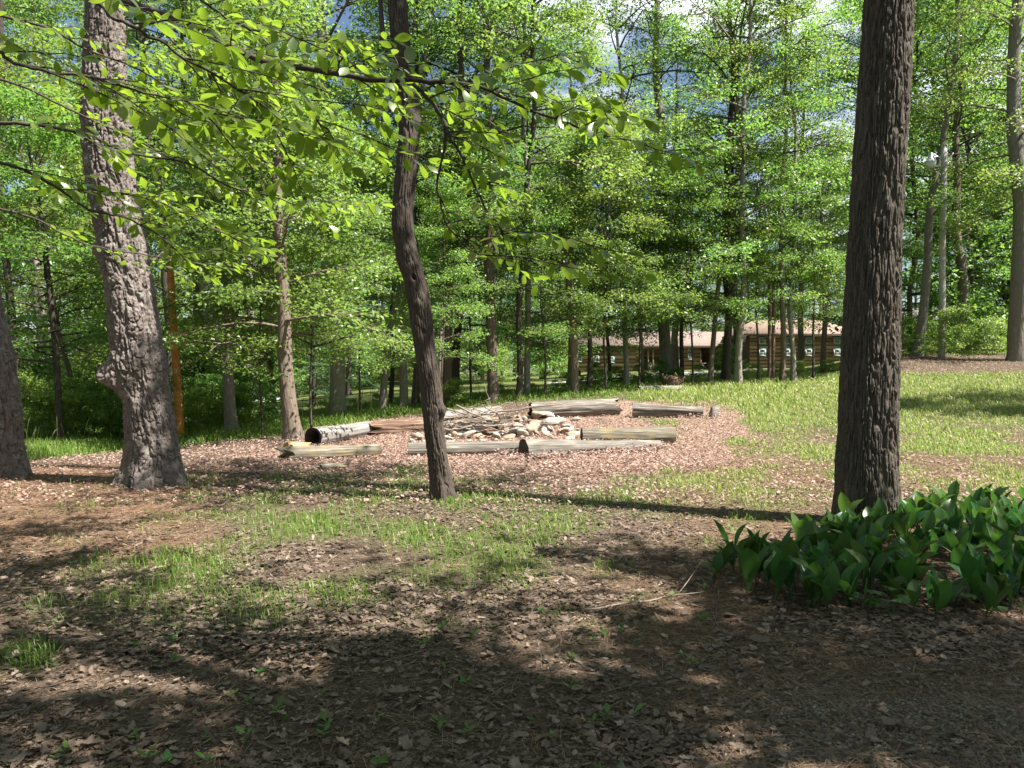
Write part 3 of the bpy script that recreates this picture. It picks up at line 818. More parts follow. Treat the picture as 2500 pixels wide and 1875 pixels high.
G, D, B = M['bark_grey'], M['bark_dark'], M['bark_brown']
TREES = [
 # u, d, width, (u2,v2), crown, bark, label
 (145, 19, 18, (122, 830), 'layer_a', D, 'slim dark tree with a pale split base behind the pines'),
 (207, 21, 13, (158, 840), 'layer_b', B, 'thin leaning tree just beside the slim dark tree with the split base'),
 (428, 25, 24, (402, 690), 'thin', D, 'dark straight tree half hidden behind the big burled pine'),
 (500, 29, 26, (488, 800), 'tall_a', B, 'brown tree in the brush between orange pole and twin grey trunks'),
 (532, 28, 40, (515, 790), 'tall_b', G, 'stout grey tree with pale bark standing in brush past the orange pole'),
 (566, 20, 30, (550, 780), 'layer_a', G, 'light grey tree with a flared root in the grass past the orange pole'),
 (662, 30, 27, (655, 780), 'tall_b', G, 'grey tree with a dark ring around its trunk'),
 (716, 17.5, 40, (690, 690), 'layer_b', B, 'brown tree with a long split seam at the hollow log'),
 (825, 25, 38, (803, 600), 'tall_a', G, 'tall grey tree with a broad base on the edge of the far lawn'),
 (930, 26, 18, (957, 815), 'tall_c', G, 'grey tree leaning over toward the dark crooked tree'),
 (952, 31, 12, (960, 820), 'thin', D, 'thin tree right behind the leaning grey tree'),
 (985, 27, 21, (990, 870), 'tall_c', G, 'short looking grey trunk between the leaning tree and the crooked tree'),
 (1014, 29, 19, (1014, 850), 'tall_a', B, 'brown trunk partly hidden by the crooked dark tree'),
 (1090, 27, 24, (1100, 780), 'tall_c', B, 'brown trunk of a pair just past the crooked dark tree'),
 (1110, 29, 22, (1122, 780), 'layer_b', D, 'dark trunk of a pair just past the crooked dark tree'),
 (1206, 25.5, 27, (1200, 690), 'tall_a', B, 'tree with a pale scar on its flared base behind the stick pile'),
 (1267, 26, 16, (1280, 640), 'tall_b', D, 'dark slender tree standing beside a paler twin behind the back log'),
 (1288, 27.5, 16, (1287, 650), 'thin', G, 'paler slender tree beside a dark twin behind the back log'),
 (1436, 28, 13, (1462, 600), 'layer_a', D, 'thin dark tree leaning in front of the cabin end wall'),
 (1489, 33, 9, (1483, 700), 'layer_b', D, 'very thin tree in front of the cabin side windows'),
 (1531, 31, 13, (1527, 740), 'tall_c', G, 'grey tree with a light streak in front of the long cabin'),
 (1569, 32, 10, (1568, 740), 'layer_a', B, 'thin brown tree before the cabin porch'),
 (1626, 34, 31, (1622, 740), 'tall_b', G, 'stout pale tree standing behind the stump and firewood'),
 (1665, 33, 11, (1670, 720), 'layer_b', D, 'black slim tree by the gravel drive beside the stout pale tree'),
 (1734, 31, 13, (1768, 600), 'thin', B, 'slim tree leaning away from the firewood near the drive'),
 (1771, 33, 21, (1776, 640), 'tall_c', D, 'dark thick trunk between the two cabins'),
 (1802, 30, 18, (1812, 600), 'tall_a', G, 'grey straight tree at the corner of the taller cabin'),
 (1910, 31, 14, (1913, 600), 'thin', B, 'straight brown tree before the middle of the taller cabin'),
 (1937, 31.5, 13, (1936, 600), 'thin', G, 'straight grey tree with a light side before the taller cabin'),
 (2010, 36, 14, (2008, 740), 'layer_b', B, 'short sunlit trunk close against the taller cabin wall'),
 (2237, 35, 22, (2268, 600), 'tall_b', G, 'crooked forked grey tree beside the pale lamp pole'),
 (2340, 37, 24, (2340, 500), 'tall_c', B, 'straight dark tree behind the pale lamp pole'),
 (2487, 32, 46, (2480, 60), 'tall_b', G, 'massive grey trunk on the leafy bank beyond the lamp pole'),
 (2318, 44, 9, (2316, 500), 'layer_a', D, 'thin black tree deep in the wood behind the lamp pole'),
 (2448, 43, 11, (2449, 500), 'layer_a', D, 'thin black tree deep in the wood near the massive grey trunk'),
 (40, 24, 20, (20, 700), 'thin', D, 'dim trunk in the undergrowth behind the pine at the frame edge'),
 (270, 27, 16, (255, 700), 'layer_b', D, 'dim trunk behind the big burled pine in the undergrowth'),
 (2140, 40, 15, (2140, 600), 'tall_a', B, 'brown trunk mostly hidden behind the furrowed oak'),
]
for (u, d, w, top, key, mat, lab) in TREES:
    add_tree('forest_tree', u, d, w, top, key, mat, lab, cz=(2.0 if 480 < u < 1120 and key.startswith('tall') else 0))

for (u, d, k, sc, lab) in ((1330, 26, 'layer_a', .75, 'leafy sapling before the dead tree'), (1480, 27, 'layer_b', .8, 'leafy sapling spreading over the cabin roof line'), (1560, 29, 'layer_a', .95, 'leafy sapling screening the porch of the long cabin'),
        (1690, 30, 'layer_a', .9, 'leafy sapling above the gravel drive'), (1850, 31, 'layer_b', .85, 'leafy sapling at the near corner of the taller cabin'), (1985, 32, 'layer_a', .9, 'leafy sapling screening the far half of the taller cabin'),
        (1150, 28, 'layer_a', 1.0, 'leafy sapling behind the stick pile'), (880, 24, 'layer_b', .8, 'leafy sapling with light leaves beside the crooked dark tree'), (1080, 23, 'layer_b', .62, 'light leaved sapling reaching out past the crooked dark tree'),
        (640, 19, 'layer_b', .85, 'light leaved sapling over the hollow log'), (760, 20, 'layer_a', .9, 'leafy sapling at the grass fringe by the tall grey tree')):
    add_tree('sapling', u, d, 6, None, k, D, lab, sc=sc, cz=.9 * (u > 1450), h={'layer_a': 9, 'layer_b': 11}[k] * sc * .95, flare=.15)

# snag with a broken top
t = thing('dead_tree', ground_at(1404, 27), 'dead tree with a broken top and curled limbs behind the log ring', 'tree')
b = np.array(t.location)
line = [P(1404, 945, 27), P(1398, 800, 27), P(1390, 690, 27), P(1374, 610, 27), P(1371, 540, 27), P(1384, 440, 27)]
line[0] = b - np.array([0, 0, .3])
pts = smooth_line(np.array(line), 30) - b
mb = MB(); mb.tube(pts, np.linspace(0.155, 0.085, 30) * (1 + 0.15 * RNG.random(30)), 10); mb.build('trunk', B, t, True)
for q in ([(1380, 500), (1362, 488), (1352, 500)], [(1380, 492), (1400, 484), (1440, 492), (1470, 505)]):
    mb = MB(); mb.tube(smooth_line(np.array([P(a, c, 27) for a, c in q]), 12) - b, np.linspace(0.05, 0.015, 12), 6); mb.build('limb', B, t, True)

# wood beyond
RNG = np.random.default_rng(101)
def fill(rects, keys, mats, label, group, name='forest_tree', sc=(0.85, 1.2)):
    for (u0, u1, d0, d1, n) in rects:
        for i in range(n):
            u = u0 + (u1 - u0) * (i + RNG.random()) / n; d = RNG.uniform(d0, d1)
            j = int(RNG.integers(0, len(keys)))
            base = ground_at(u, d)
            root = thing(name, base, label, 'tree', group, RNG.uniform(0, 6.28))
            s = RNG.uniform(*sc)
            zt = {'far_a': 22, 'far_b': 24, 'far_c': 18, 'spruce': 13, 'layer_a': 9, 'layer_b': 11, 'tall_a': 21, 'tall_b': 22, 'tall_c': 20}[keys[j]]
            V, Fq = trunk_mesh(zt * s * .97, RNG.uniform(0.13, 0.24), None, abs(int(u + d * 10)), 0.3, 0.15, 8, 16)
            mk('trunk', V, [Fq], mats[int(RNG.integers(0, len(mats)))], root, True)
            put_crown(root, keys[j], s)
fill([(-420, 640, 36, 48, 5), (-500, 650, 52, 70, 11), (-550, 700, 76, 110, 14)], ['far_a', 'far_b', 'far_c', 'tall_a'], [D, B, G],
     'leafy tree in the thick wood beyond the pines and the orange pole', 'trees of the wood beyond the pines')
fill([(1040, 2120, 38, 47, 7)], ['tall_a', 'tall_b', 'tall_c'], [G, B, D], 'tall tree between the slender trees and the cabins', 'tall trees before the cabins', sc=(.9, 1.05))
fill([(560, 1420, 62, 76, 13), (560, 1420, 82, 110, 16), (540, 1440, 120, 150, 12)], ['far_a', 'far_b', 'far_c'], [D, B, G],
     'leafy tree in the wood closing off the far lawn', 'trees of the wood beyond the far lawn')
fill([(1380, 2140, 84, 98, 12), (1380, 2150, 104, 125, 14)], ['far_a', 'far_c', 'far_c', 'far_a'], [D, B],
     'leafy tree in the wood standing behind the cabins', 'trees of the wood behind the cabins', sc=(0.72, 0.95))
fill([(2150, 2900, 40, 50, 9), (2280, 2950, 56, 75, 9), (2200, 2950, 80, 110, 9)], ['far_a', 'far_b', 'far_c', 'tall_c'], [D, B, G],
     'leafy tree in the wood climbing the bank behind the lamp pole', 'trees of the wood on the bank')

add_tree('spruce_tree', 765, 42, 12, None, 'spruce', D, 'feathery blue green spruce at the edge of the far lawn', sc=0.62, h=8)
add_tree('spruce_tree', 850, 52, 12, None, 'spruce', D, 'darker spruce farther back along the far lawn', sc=0.8, h=10)
add_tree('maple_tree', 470, 40, 9, None, 'maple_red', D, 'small red leaved maple behind the orange pole', sc=0.95, h=3.6)

# shrubs and saplings
RNG = np.random.default_rng(102)
def shrub(u, d, key, sc, label, group, name='shrub'):
    root = thing(name, ground_at(u, d), label, 'shrub', group)
    a, b = PROTO[key]
    rz = RNG.uniform(0, 6.28)
    for nm, me in (('foliage', a), ('stems', b)):
        o = bpy.data.objects.new(nm, me); o.rotation_euler = (0, 0, rz); o.scale = (sc, sc, sc); link(o, root)
def shrubs(n, u0, u1, d0, d1, keys, sc, label, group):
    for i in range(n):
        u = u0 + (u1 - u0) * (i + RNG.random()) / n
        shrub(u, RNG.uniform(d0, d1), keys[int(RNG.integers(0, len(keys)))], RNG.uniform(*sc), label, group)
SH = ['shrub_a', 'shrub_b', 'shrub_c']
shrubs(12, 460, 620, 21.5, 25, SH, (0.5, 0.8), 'low bush in the grass past the orange pole', 'bushes past the orange pole')
shrubs(20, -250, 385, 18.5, 24, SH, (0.6, 1.0), 'leafy bush in the undergrowth behind the two pines', 'bushes behind the pines')
shrubs(22, -250, 620, 25.5, 32, SH, (1.0, 1.6), 'tall leafy bush deeper in the wood behind the two pines', 'taller bushes behind the pines')
shrubs(16, 600, 1000, 24, 30, ['shrub_b', 'shrub_a'], (0.15, 0.32), 'low weedy bush along the edge of the far lawn', 'low bushes by the far lawn')
shrubs(12, 1030, 1480, 27, 31, ['shrub_b', 'shrub_c'], (0.15, 0.32), 'low bush under the row of slender trees', 'low bushes under the slender trees')
shrubs(14, 1410, 1660, 30, 34, ['shrub_c', 'shrub_b'], (0.2, 0.42), 'dark low bush in front of the long cabin', 'bushes in front of the long cabin')
shrubs(9, 1700, 2090, 33, 37, ['shrub_a', 'shrub_b'], (0.2, 0.38), 'low sunny bush in front of the taller cabin', 'bushes in front of the taller cabin')
shrubs(24, 2110, 2700, 34, 40.5, ['shrub_a', 'shrub_b', 'shrub_c'], (0.4, 1.05), 'bright green bush on top of the leafy bank', 'bushes along the bank')
shrubs(12, 640, 1400, 56, 62, SH, (1.1, 1.8), 'bush at the far side of the lawn', 'bushes across the far lawn')
shrub(1110, 26, 'shrub_b', 0.55, 'round green bush at the foot of the paired trunks', None)
shrub(1775, 35, 'shrub_a', .75, 'pale flowering looking bush between the two cabins', None)
shrub(2330, 33.3, 'shrub_a', 1.05, 'leafy sapling right beside the pale lamp pole', None)

# ------------------------------------------------------------------ the big near trees, with modelled bark
def near_trunk(trace, d, root_u, kind, nth, dz, ztop, top_r, root, mat, name='trunk', lumps=()):
    tr = np.array(trace, float)
    c = P(tr[:, 1], tr[:, 0], np.full(len(tr), d)); r = tr[:, 2] * d / F
    z = c[:, 2]; o = np.argsort(z); z, cx, r = z[o], c[o, 0], r[o]
    sl = (cx[-1] - cx[-3]) / (z[-1] - z[-3])
    z = np.append(z, ztop); cx = np.append(cx, cx[-1] + sl * 0.5 * (ztop - z[-2])); r = np.append(r, top_r)
    z0 = z[0] - 0.25
    zf = z[-2] + 0.4
    zz = np.concatenate([np.arange(z0, zf, dz), np.linspace(zf, ztop, 24)])
    def sm(y):
        q = np.interp(zz, z, y); w = max(3, int(0.35 / dz)) | 1
        p = np.concatenate([np.full(w // 2, q[0]), q, np.full(w // 2, q[-1])])
        return np.convolve(p, np.ones(w) / w, 'valid')
    X, R = sm(cx), sm(r)
    base = np.array(root.location)
    th = np.arange(nth) * 2 * PI / nth
    T, Zg = np.meshgrid(th, zz)
    Rg = np.broadcast_to(R[:, None], T.shape)
    cu, su = np.cos(T), np.sin(T)
    if kind == 'oak':
        nc, hz, dep = 42, 0.30, 0.027
    elif kind == 'pine':
        nc, hz, dep = 22, 0.19, 0.046
    else:
        nc, hz, dep = 25, 0.34, 0.016
    wx = fbm(cu * 3, su * 3, Zg * 2.2, 3, 3) - 0.5
    wy = fbm(cu * 3, su * 3, Zg * 2.2, 3, 17) - 0.5
    vx = T / (2 * PI) * nc + 1.5 * wx; vy = Zg / hz + 1.6 * wy
    vx = np.mod(vx, nc)
    f1, f2, idr = voro(vx, vy, nc, 5)
    e = f2 - f1
    if kind == 'pine':
        kk = 4.2
        a1 = np.abs(noise3(cu * kk + 1.6 * wx, su * kk + 1.6 * wx, Zg / 0.55 + wy, 33) - 0.5)
        a2 = np.abs(noise3(cu * kk * 1.2 + 9 + 1.6 * wy, su * kk * 1.2, Zg / 0.45 - wx, 43) - 0.5)
        fl = fbm(cu * 4 + 3 * wx, su * 4, Zg * 4.5, 3, 63)
        ridge = np.minimum(sstep(np.minimum(a1, a2), 0.0, 0.11), 0.35 + 0.65 * sstep(e, 0.0, 0.16)) + 0.9 * (np.floor(fl * 9) / 9 - 0.5)
    else:
        kk = nc / 4.6
        a1 = np.abs(noise3(cu * kk + 2.0 * wx, su * kk + 2.0 * wx, Zg / hz, 33) - 0.5)
        a2 = np.abs(noise3(cu * kk * 1.15 + 9 + 2.0 * wy, su * kk * 1.15, Zg / hz * 0.8, 43) - 0.5)
        ridge = sstep(np.minimum(a1, a2 * 1.1), 0.0, 0.12) * (0.62 + 0.38 * sstep(e, 0.02, 0.16))
    fine = fbm(cu * Rg * 40, su * Rg * 40, Zg * (14 if kind != 'pine' else 34), 3, 9) - 0.5
    disp = -dep * (1 - ridge) + (idr - 0.5) * dep * (0.4 if kind == 'pine' else 0.15) + fine * dep * 0.8
    disp += 0.10 * Rg * (fbm(cu * 1.2, su * 1.2, Zg * 0.8, 2, 23) - 0.5)
    zb = base[2]
    flare = np.exp(-np.clip(Zg - zb, 0, 9) / 0.2)
    disp += Rg * 0.16 * flare * np.cos(T * 5 + 1.0)
    for (lu, lv, th0, amp, sw, sh, rough) in lumps:
        lz = P(lu, lv, d)[2]
        da = np.angle(np.exp(1j * (T - th0)))
        q = np.exp(-(((da * Rg) / sw) ** 2 + ((Zg - lz) / sh) ** 2) ** 1.4)
        disp += amp * q * (1 + rough * (fbm(cu * 5, su * 5, Zg * 9, 3, 51) - 0.5) * 2)
    rr = np.maximum(Rg + disp, 0.01)
    V = np.stack([X[:, None] - base[0] + rr * cu, rr * su + (d - base[1]), Zg - base[2]], -1)
    n = len(zz)
    i = np.arange(n - 1)[:, None] * nth; j = np.arange(nth)[None]; k = (j + 1) % nth
    Fq = np.stack([i + j, i + k, i + nth + k, i + nth + j], -1).reshape(-1, 4)
    mk(name, V.reshape(-1, 3), [Fq], mat, root, True)
    return np.array([X[-1] - base[0], d - base[1], ztop - base[2]])

# big burled pine
b = hit(378, 1182); dp = b[1]
root = thing('pine_tree', b, 'large pine with a lumpy burl and lichen at its flared foot', 'tree')
near_trunk([(1186,378,88),(1150,376,74),(1106,374,64),(1022,365,57),(967,352,59),(900,343,61),(853,336,61),(727,320,58),(600,300,57),(450,272,57),(300,256,57),(200,257,50),(0,256,40)],
           dp, 378, 'pine', 230, 0.0105, 23, 0.07, root, M['bark_pine'],
           lumps=[(300, 918, PI * 1.06, 0.2, 0.24, 0.2, 0.7), (290, 980, PI * 1.05, -0.06, 0.2, 0.2, 0.3), (262, 610, PI, 0.09, 0.1, 0.13, 0.6), (285, 700, PI, -0.04, 0.15, 0.12, 0.3)])
put_crown(root, 'pine_top', 1.0, 0.6, (-0.9, 0, 0))
for (q, w) in (([(372, 640), (385, 628), (398, 615)], 5), ([(316, 312), (330, 306), (346, 298)], 6)):
    mb = MB(); mb.tube(smooth_line(np.array([P(a, c, dp - 0.22) for a, c in q]), 8) - b, np.linspace(w, w * .6, 8) * dp / F / 1.4, 7); mb.build('branch_stub', M['wood_grey'], root, True)

b = hit(0, 1166)
root = thing('pine_tree', b, 'smooth scaled pine cut by the frame edge beside the burled pine', 'tree')
near_trunk([(1168,0,72),(1106,-6,62),(980,-18,60),(853,-33,59),(740,-60,58),(400,-120,52),(0,-190,46)], b[1], 0, 'pine', 200, 0.013, 24, 0.07, root, M['bark_pine'])
put_crown(root, 'pine_top', 1.05, 2.6, (-1.6, 0, 0))

# crooked dark tree
b = hit(1081, 1222)
root = thing('crooked_tree', b, 'crooked dark trunk with knot holes in front of the fire ring', 'tree')
near_trunk([(1224,1081,36),(1203,1081,30),(1149,1073,26),(1064,1061,24),(980,1055,26),(920,1048,26),(853,1038,26),(790,1030,27),(727,1022,29),(680,1012,28),(640,1000,27),(550,980,27),(450,989,26.5),(340,999,26),(270,1001,26),(200,990,24),(100,978,23),(0,969,23)],
           b[1], 1081, 'gum', 210, 0.009, 19, 0.05, root, M['bark_gum'],
           lumps=[(1020, 680, -PI * 0.47, -0.07, 0.025, 0.035, 0.0), (1040, 745, -PI * .5, 0.02, 0.05, 0.05, .5), (1045, 812, -PI * .42, -0.03, 0.03, 0.03, 0), (1080, 1000, -PI * .12, 0.045, 0.06, 0.09, 0.8), (1100, 1120, -PI * .3, .03, .05, .2, .6), (985, 640, PI, 0.03, .06, .12, .5)])
put_crown(root, 'shade_a', 0.55, 1.2, (-0.5, 0.0, 11))
q = smooth_line(np.array([P(935, 100, b[1] - .1), P(930, 30, b[1]), P(925, -40, b[1] + .1), P(900, -160, b[1])]), 14) - b
mb = MB(); mb.tube(q, np.linspace(0.035, 0.02, 14), 7); mb.build('limb', M['bark_gum'], root, True)

# furrowed oak
b = hit(2114, 1278)
root = thing('oak_tree', b, 'straight thick oak with deeply furrowed bark beside the lily bed', 'tree')
near_trunk([(1280,2114,80),(1149,2116,72),(1022,2119,68),(853,2125,66),(600,2134,60.5),(338,2151,60),(169,2162,59),(0,2170,56)], b[1], 2114, 'oak', 420, 0.010, 33, 0.08, root, M['bark_oak'])
put_crown(root, 'shade_a', 0.75, 0.0, (0.6, 0, 22)); put_crown(root, 'oak_low', 1.0, 0.0, (0.25, 0, 0))  # sparse lower crown added above the view to break up the trunk shadow

# unseen crowns with leaves cut away so sun patches reach ground and tupelo
GAPS = [(560, 1430, 330, 62), (1000, 1385, 330, 75), (1200, 1480, 430, 110), (330, 1570, 200, 45), (800, 1480, 160, 55), (480, 1690, 110, 35), (60, 1690, 120, 40), (1350, 1600, 190, 60), (800, 1310, 300, 35)]
def shade_crown(root, key, sc, rz):
    me, br = PROTO[key]
    nv = len(me.vertices); co_ = np.empty(nv * 3, np.float32); me.vertices.foreach_get('co', co_); V = co_.reshape(-1, 4, 3) * sc
    rn = np.empty(nv, np.float32); me.attributes['rnd'].data.foreach_get('value', rn)
    c, sn = math.cos(rz), math.sin(rz); Wc = V.mean(1); x0, y0, _ = root.location
    wx = x0 + Wc[:, 0] * c - Wc[:, 1] * sn; wy = y0 + Wc[:, 0] * sn + Wc[:, 1] * c
    gx = wx - Sd[0] / Sd[2] * Wc[:, 2]; gy = wy - Sd[1] / Sd[2] * Wc[:, 2]
    u, v = uv_of(gx, np.maximum(gy, .8), gx * 0); n = fbm(gx * 1.6, gy * 1.6, 0, 3, 8) - .5
    gap = np.zeros(len(u), bool)
    for a, b, ra, rb in GAPS: gap |= ((u - a) / ra) ** 2 + ((v - b) / rb) ** 2 + n * 2.2 < 1
    gap |= v + n * 60 < 1222
    hx = Wc[:, 2] - 3.3; qx = wx - Sd[0] / Sd[2] * hx; qy = wy - Sd[1] / Sd[2] * hx
    gap |= (qx > -3.6) & (qx < 1.0) & (qy > 2.9) & (qy < 6.5) & (hx > .5) & (n > np.where(qx > -1.5, -.3, -.12))
    keep = ~gap | (RNG.random(len(u)) < .06)
    V = V[keep]; k = np.arange(len(V))[:, None, None] * 4
    mk('crown', V.reshape(-1, 3), [(LEAF_F[None] + k).reshape(-1, 3)], me.materials[0], root, False, {'rnd': rn.reshape(-1, 4)[keep].ravel()}).rotation_euler = (0, 0, rz)
    o = bpy.data.objects.new('branches', br); o.rotation_euler = (0, 0, rz); o.scale = (sc,) * 3; link(o, root)
# trees standing round the viewer, outside the picture: they shade the near ground
for (x, y, key, sc, rz, lab) in ((8.6, 1.0, 'shade_a', 1.0, 0.4, 'shade tree past the lily bed, outside the view'), (6.0, -3.4, 'shade_a', 0.95, 2.0, 'shade tree beside the place of the viewer'),
                                 (4.4, 1.3, 'shade_b', 0.9, 0.9, 'shade tree just outside the view before the lily bed')):
    root = thing('shade_tree', (x, y, float(H(x, y))), lab, 'tree')
    V, Fq = trunk_mesh(14 * sc, 0.25, D, int(x * 10)); mk('trunk', V, [Fq], D, root, True)
    shade_crown(root, key, sc, rz)
for i, (x, y) in enumerate([(-14, -9), (-7, -13), (0, -15), (7, -14), (13, -13), (-17, -1), (-13, 5), (20, -8), (23, 0), (26, 8), (24, 16), (29, 22), (-16, 12)]):
    root = thing('forest_tree', (x, y, float(H(x, y))), 'leafy tree of the wood around the viewer, outside the view', 'tree', 'trees around the viewer', i * 1.3)
    k = ('far_a', 'far_b', 'far_c')[i % 3]; hh = (22, 24, 18)[i % 3] * .9
    V, Fq = trunk_mesh(hh * .97, 0.2, D, i + 3, 0.3, 0.15, 8, 16); mk('trunk', V, [Fq], B, root, True); put_crown(root, k, .9)

# ------------------------------------------------------------------ tupelo: its limbs hang into the picture
def gum_limbs():
    base = np.array([-5.0, 2.6, 0.0])
    root = thing('tupelo_tree', base, 'low leafy limb system with oval leaves reaching in across the pines', 'tree')
    V, Fq = trunk_mesh(9, 0.2, D, 5); mk('trunk', V, [Fq], M['bark_gum'], root, True)
    T9 = np.array([-5.0, 2.6, 0])
    limbs = [
     ([(285,-12,4.3),(430,30,4.2),(560,95,4.1),(640,140,4.05),(760,165,4.0),(880,185,3.9),(1000,195,3.85),(1080,200,3.8),(1160,205,3.8),(1250,235,3.75),(1330,275,3.7),(1430,310,3.65),(1500,335,3.6)], 0.026, 0.004, 20),
     ([(1010,205,3.85),(1060,260,3.85),(1100,330,3.85),(1140,410,3.9),(1185,500,3.9),(1235,570,3.9)], 0.011, 0.004, 7),
     ([(1088,300,3.86),(1082,370,3.9),(1074,450,3.95),(1078,520,4.0),(1100,570,4.0),(1150,615,4.0),(1200,640,4.0)], 0.007, 0.003, 5),
     ([(715,155,4.0),(735,200,4.0),(760,245,4.05),(790,285,4.1),(830,330,4.2)], 0.009, 0.003, 6),
     ([(830,170,3.95),(835,140,3.9),(842,110,3.9),(850,80,3.9)], 0.006, 0.003, 2),
     ([(210,-5,3.3),(262,40,3.3),(330,75,3.3),(392,110,3.35),(470,160,3.4),(560,215,3.5),(650,290,3.6),(720,340,3.7)], 0.012, 0.003, 9),
     ([(346,17,4.2),(392,76,4.2),(435,120,4.2),(477,160,4.2),(520,200,4.3),(565,220,4.3),(640,250,4.4)], 0.011, 0.003, 8),
     ([(-40,90,3.0),(50,150,3.05),(150,184,3.1),(260,190,3.2),(370,212,3.3),(500,245,3.4),(590,285,3.5)], 0.010, 0.003, 9),
     ([(-60,300,3.2),(60,306,3.2),(200,330,3.3),(300,372,3.4),(450,400,3.5),(560,450,3.6),(690,482,3.7),(760,520,3.8)], 0.013, 0.003, 11),
     ([(-60,395,2.9),(60,430,3.0),(150,470,3.1),(240,520,3.2),(330,545,3.3),(420,590,3.4),(470,640,3.5)], 0.010, 0.003, 9),
     ([(-60,560,3.4),(60,600,3.5),(150,680,3.6),(240,722,3.7),(330,742,3.8),(410,755,3.9)], 0.008, 0.003, 6),
     ([(180,455,3.8),(240,470,3.8),(330,478,3.8),(420,502,3.9),(520,560,4.0),(600,600,4.1)], 0.009, 0.003, 8),
     ([(-50,180,4.2),(90,230,4.3),(220,300,4.4),(360,360,4.5),(470,420,4.6),(600,470,4.8)], 0.011, 0.003, 10),
     ([(-50,20,3.8),(100,60,3.8),(200,110,3.9),(330,160,4.0),(450,240,4.2),(560,330,4.4),(640,400,4.5)], 0.011, 0.003, 10),
     ([(470,-20,4.8),(560,40,4.8),(650,70,4.8),(760,95,4.8),(860,110,4.9)], 0.011, 0.003, 8),
     ([(-60,500,4.6),(80,540,4.8),(200,600,5.0),(330,620,5.2),(450,640,5.4),(560,660,5.6)], 0.010, 0.003, 9),
    ]
    lp, ly, lpi, lro, ls, lc = [], [], [], [], [], []
    r = np.random.default_rng(77)
    for li, (pp, r0, r1, ntw) in enumerate(limbs):
        if li == 10: continue
        if li in (8, 9, 12, 15): ntw = int(ntw * .7)
        pp = np.array(pp, float)
        if li in (6, 8, 9, 10, 11, 12, 13, 15): pp[:, 2] *= 1.5; r0 *= 1.3; ntw = int(ntw * 1.25)
        pts = smooth_line(P(pp[:, 0], pp[:, 1], pp[:, 2]), 40)
        if pp[0, 0] < 520 and li not in (11,):
            a = T9 + np.array([0.1, 0.05, max(2.2, pts[0, 2] - 0.2)])
            pts = np.vstack([smooth_line(np.array([a, (a + pts[0]) / 2 + [0, 0, .12], pts[0]]), 14)[:-1], pts])
        n = len(pts); s = np.linspace(0, 1, n)
        wob = np.cumsum(r.normal(0, 0.004, (n, 3)), 0)
        pts = pts + wob - wob[-1] * s[:, None] * 0
        mb = MB(); mb.tube(pts - base, r0 + (r1 - r0) * s, 7)
        n0 = n - 40
        tg = np.gradient(pts, axis=0); tg /= np.linalg.norm(tg, axis=1, keepdims=True)
        def leaves(b, spacing=0.045, start=0.15):
            seg = np.linalg.norm(np.diff(b, axis=0), axis=1).sum()
            k = max(3, int(seg * (1 - start) / spacing))
            for q in range(k + 2):
                f = start + (1 - start) * min(1, q / k)
                x = f * (len(b) - 1); a = int(min(len(b) - 2, x)); p = b[a] + (b[a + 1] - b[a]) * (x - a)
                d = b[a + 1] - b[a]; yw = math.atan2(d[1], d[0]) + ((1 if q % 2 else -1) * r.uniform(0.5, 1.3) if q < k else r.uniform(-.5, .5))
                lp.append(p); ly.append(yw); lpi.append(r.normal(0.35, 0.35)); lro.append(r.normal(0, 0.45)); ls.append(r.uniform(0.05, 0.1) * (1.12 if f > .6 else 1))
        for j in range(ntw):
            f = n0 + 40 * (0.06 + 0.94 * (j + r.random()) / ntw)
            a = int(min(n - 2, f)); p0 = pts[a]
            d = tg[a].copy()
            yw = math.atan2(d[1], d[0]) + (1 if j % 2 else -1) * r.uniform(0.25, 1.0)
            l = r.uniform(0.3, 0.75); el = r.normal(-0.05, 0.22)
            s2 = np.linspace(0, 1, 7)[:, None]
            b = p0 + np.array([math.cos(yw) * math.cos(el), math.sin(yw) * math.cos(el), math.sin(el)]) * l * s2
            b[:, 2] -= 0.14 * l * s2[:, 0] ** 2
            b += np.cumsum(r.normal(0, 0.008, (7, 3)), 0) * s2
            mb.tube(b - base, np.linspace(0.0045, 0.0018, 7), 5)
            leaves(b)
            for side in (-1, 1):
                if r.random() < 0.75:
                    p1 = b[int(r.integers(2, 5))]
                    y2 = yw + side * r.uniform(0.5, 1.1); l2 = l * r.uniform(0.35, 0.6)
                    b2 = p1 + np.array([math.cos(y2), math.sin(y2), r.normal(-0.05, 0.2)]) * l2 * np.linspace(0, 1, 5)[:, None]
                    b2[:, 2] -= 0.1 * l2 * np.linspace(0, 1, 5) ** 2
                    mb.tube(b2 - base, np.linspace(0.0025, 0.0012, 5), 4); leaves(b2)
        leaves(pts[int(n * .8):], 0.035, 0.1)
        mb.build('limb', M['bark_gum'], root, True)
    lp = np.array(lp); n = len(lp)
    t = np.linspace(0, 1, 6); w = 0.26 * np.sin(PI * np.clip(t, 0.03, 1) ** 1.15) ** 0.75; w[-1] = 0.01
    V = []
    for a, c in zip(t, w): V += [(0.08 + a, -c, 0.10 * c - 0.16 * a * a), (0.08 + a, 0, -0.16 * a * a), (0.08 + a, c, 0.10 * c - 0.16 * a * a)]
    V = np.array(V); Fq = []
    for i in range(5): Fq += [(3*i, 3*i+3, 3*i+4, 3*i+1), (3*i+1, 3*i+4, 3*i+5, 3*i+2)]
    Vv, fl = inst(V, [np.array(Fq)], lp - base, rotm(np.array(ly), np.array(lpi), np.array(lro)), np.array(ls))
    mk('crown', Vv, fl, M['leaf_gum'], root, True, {'rnd': np.repeat(r.random(n), len(V))})
gum_limbs()

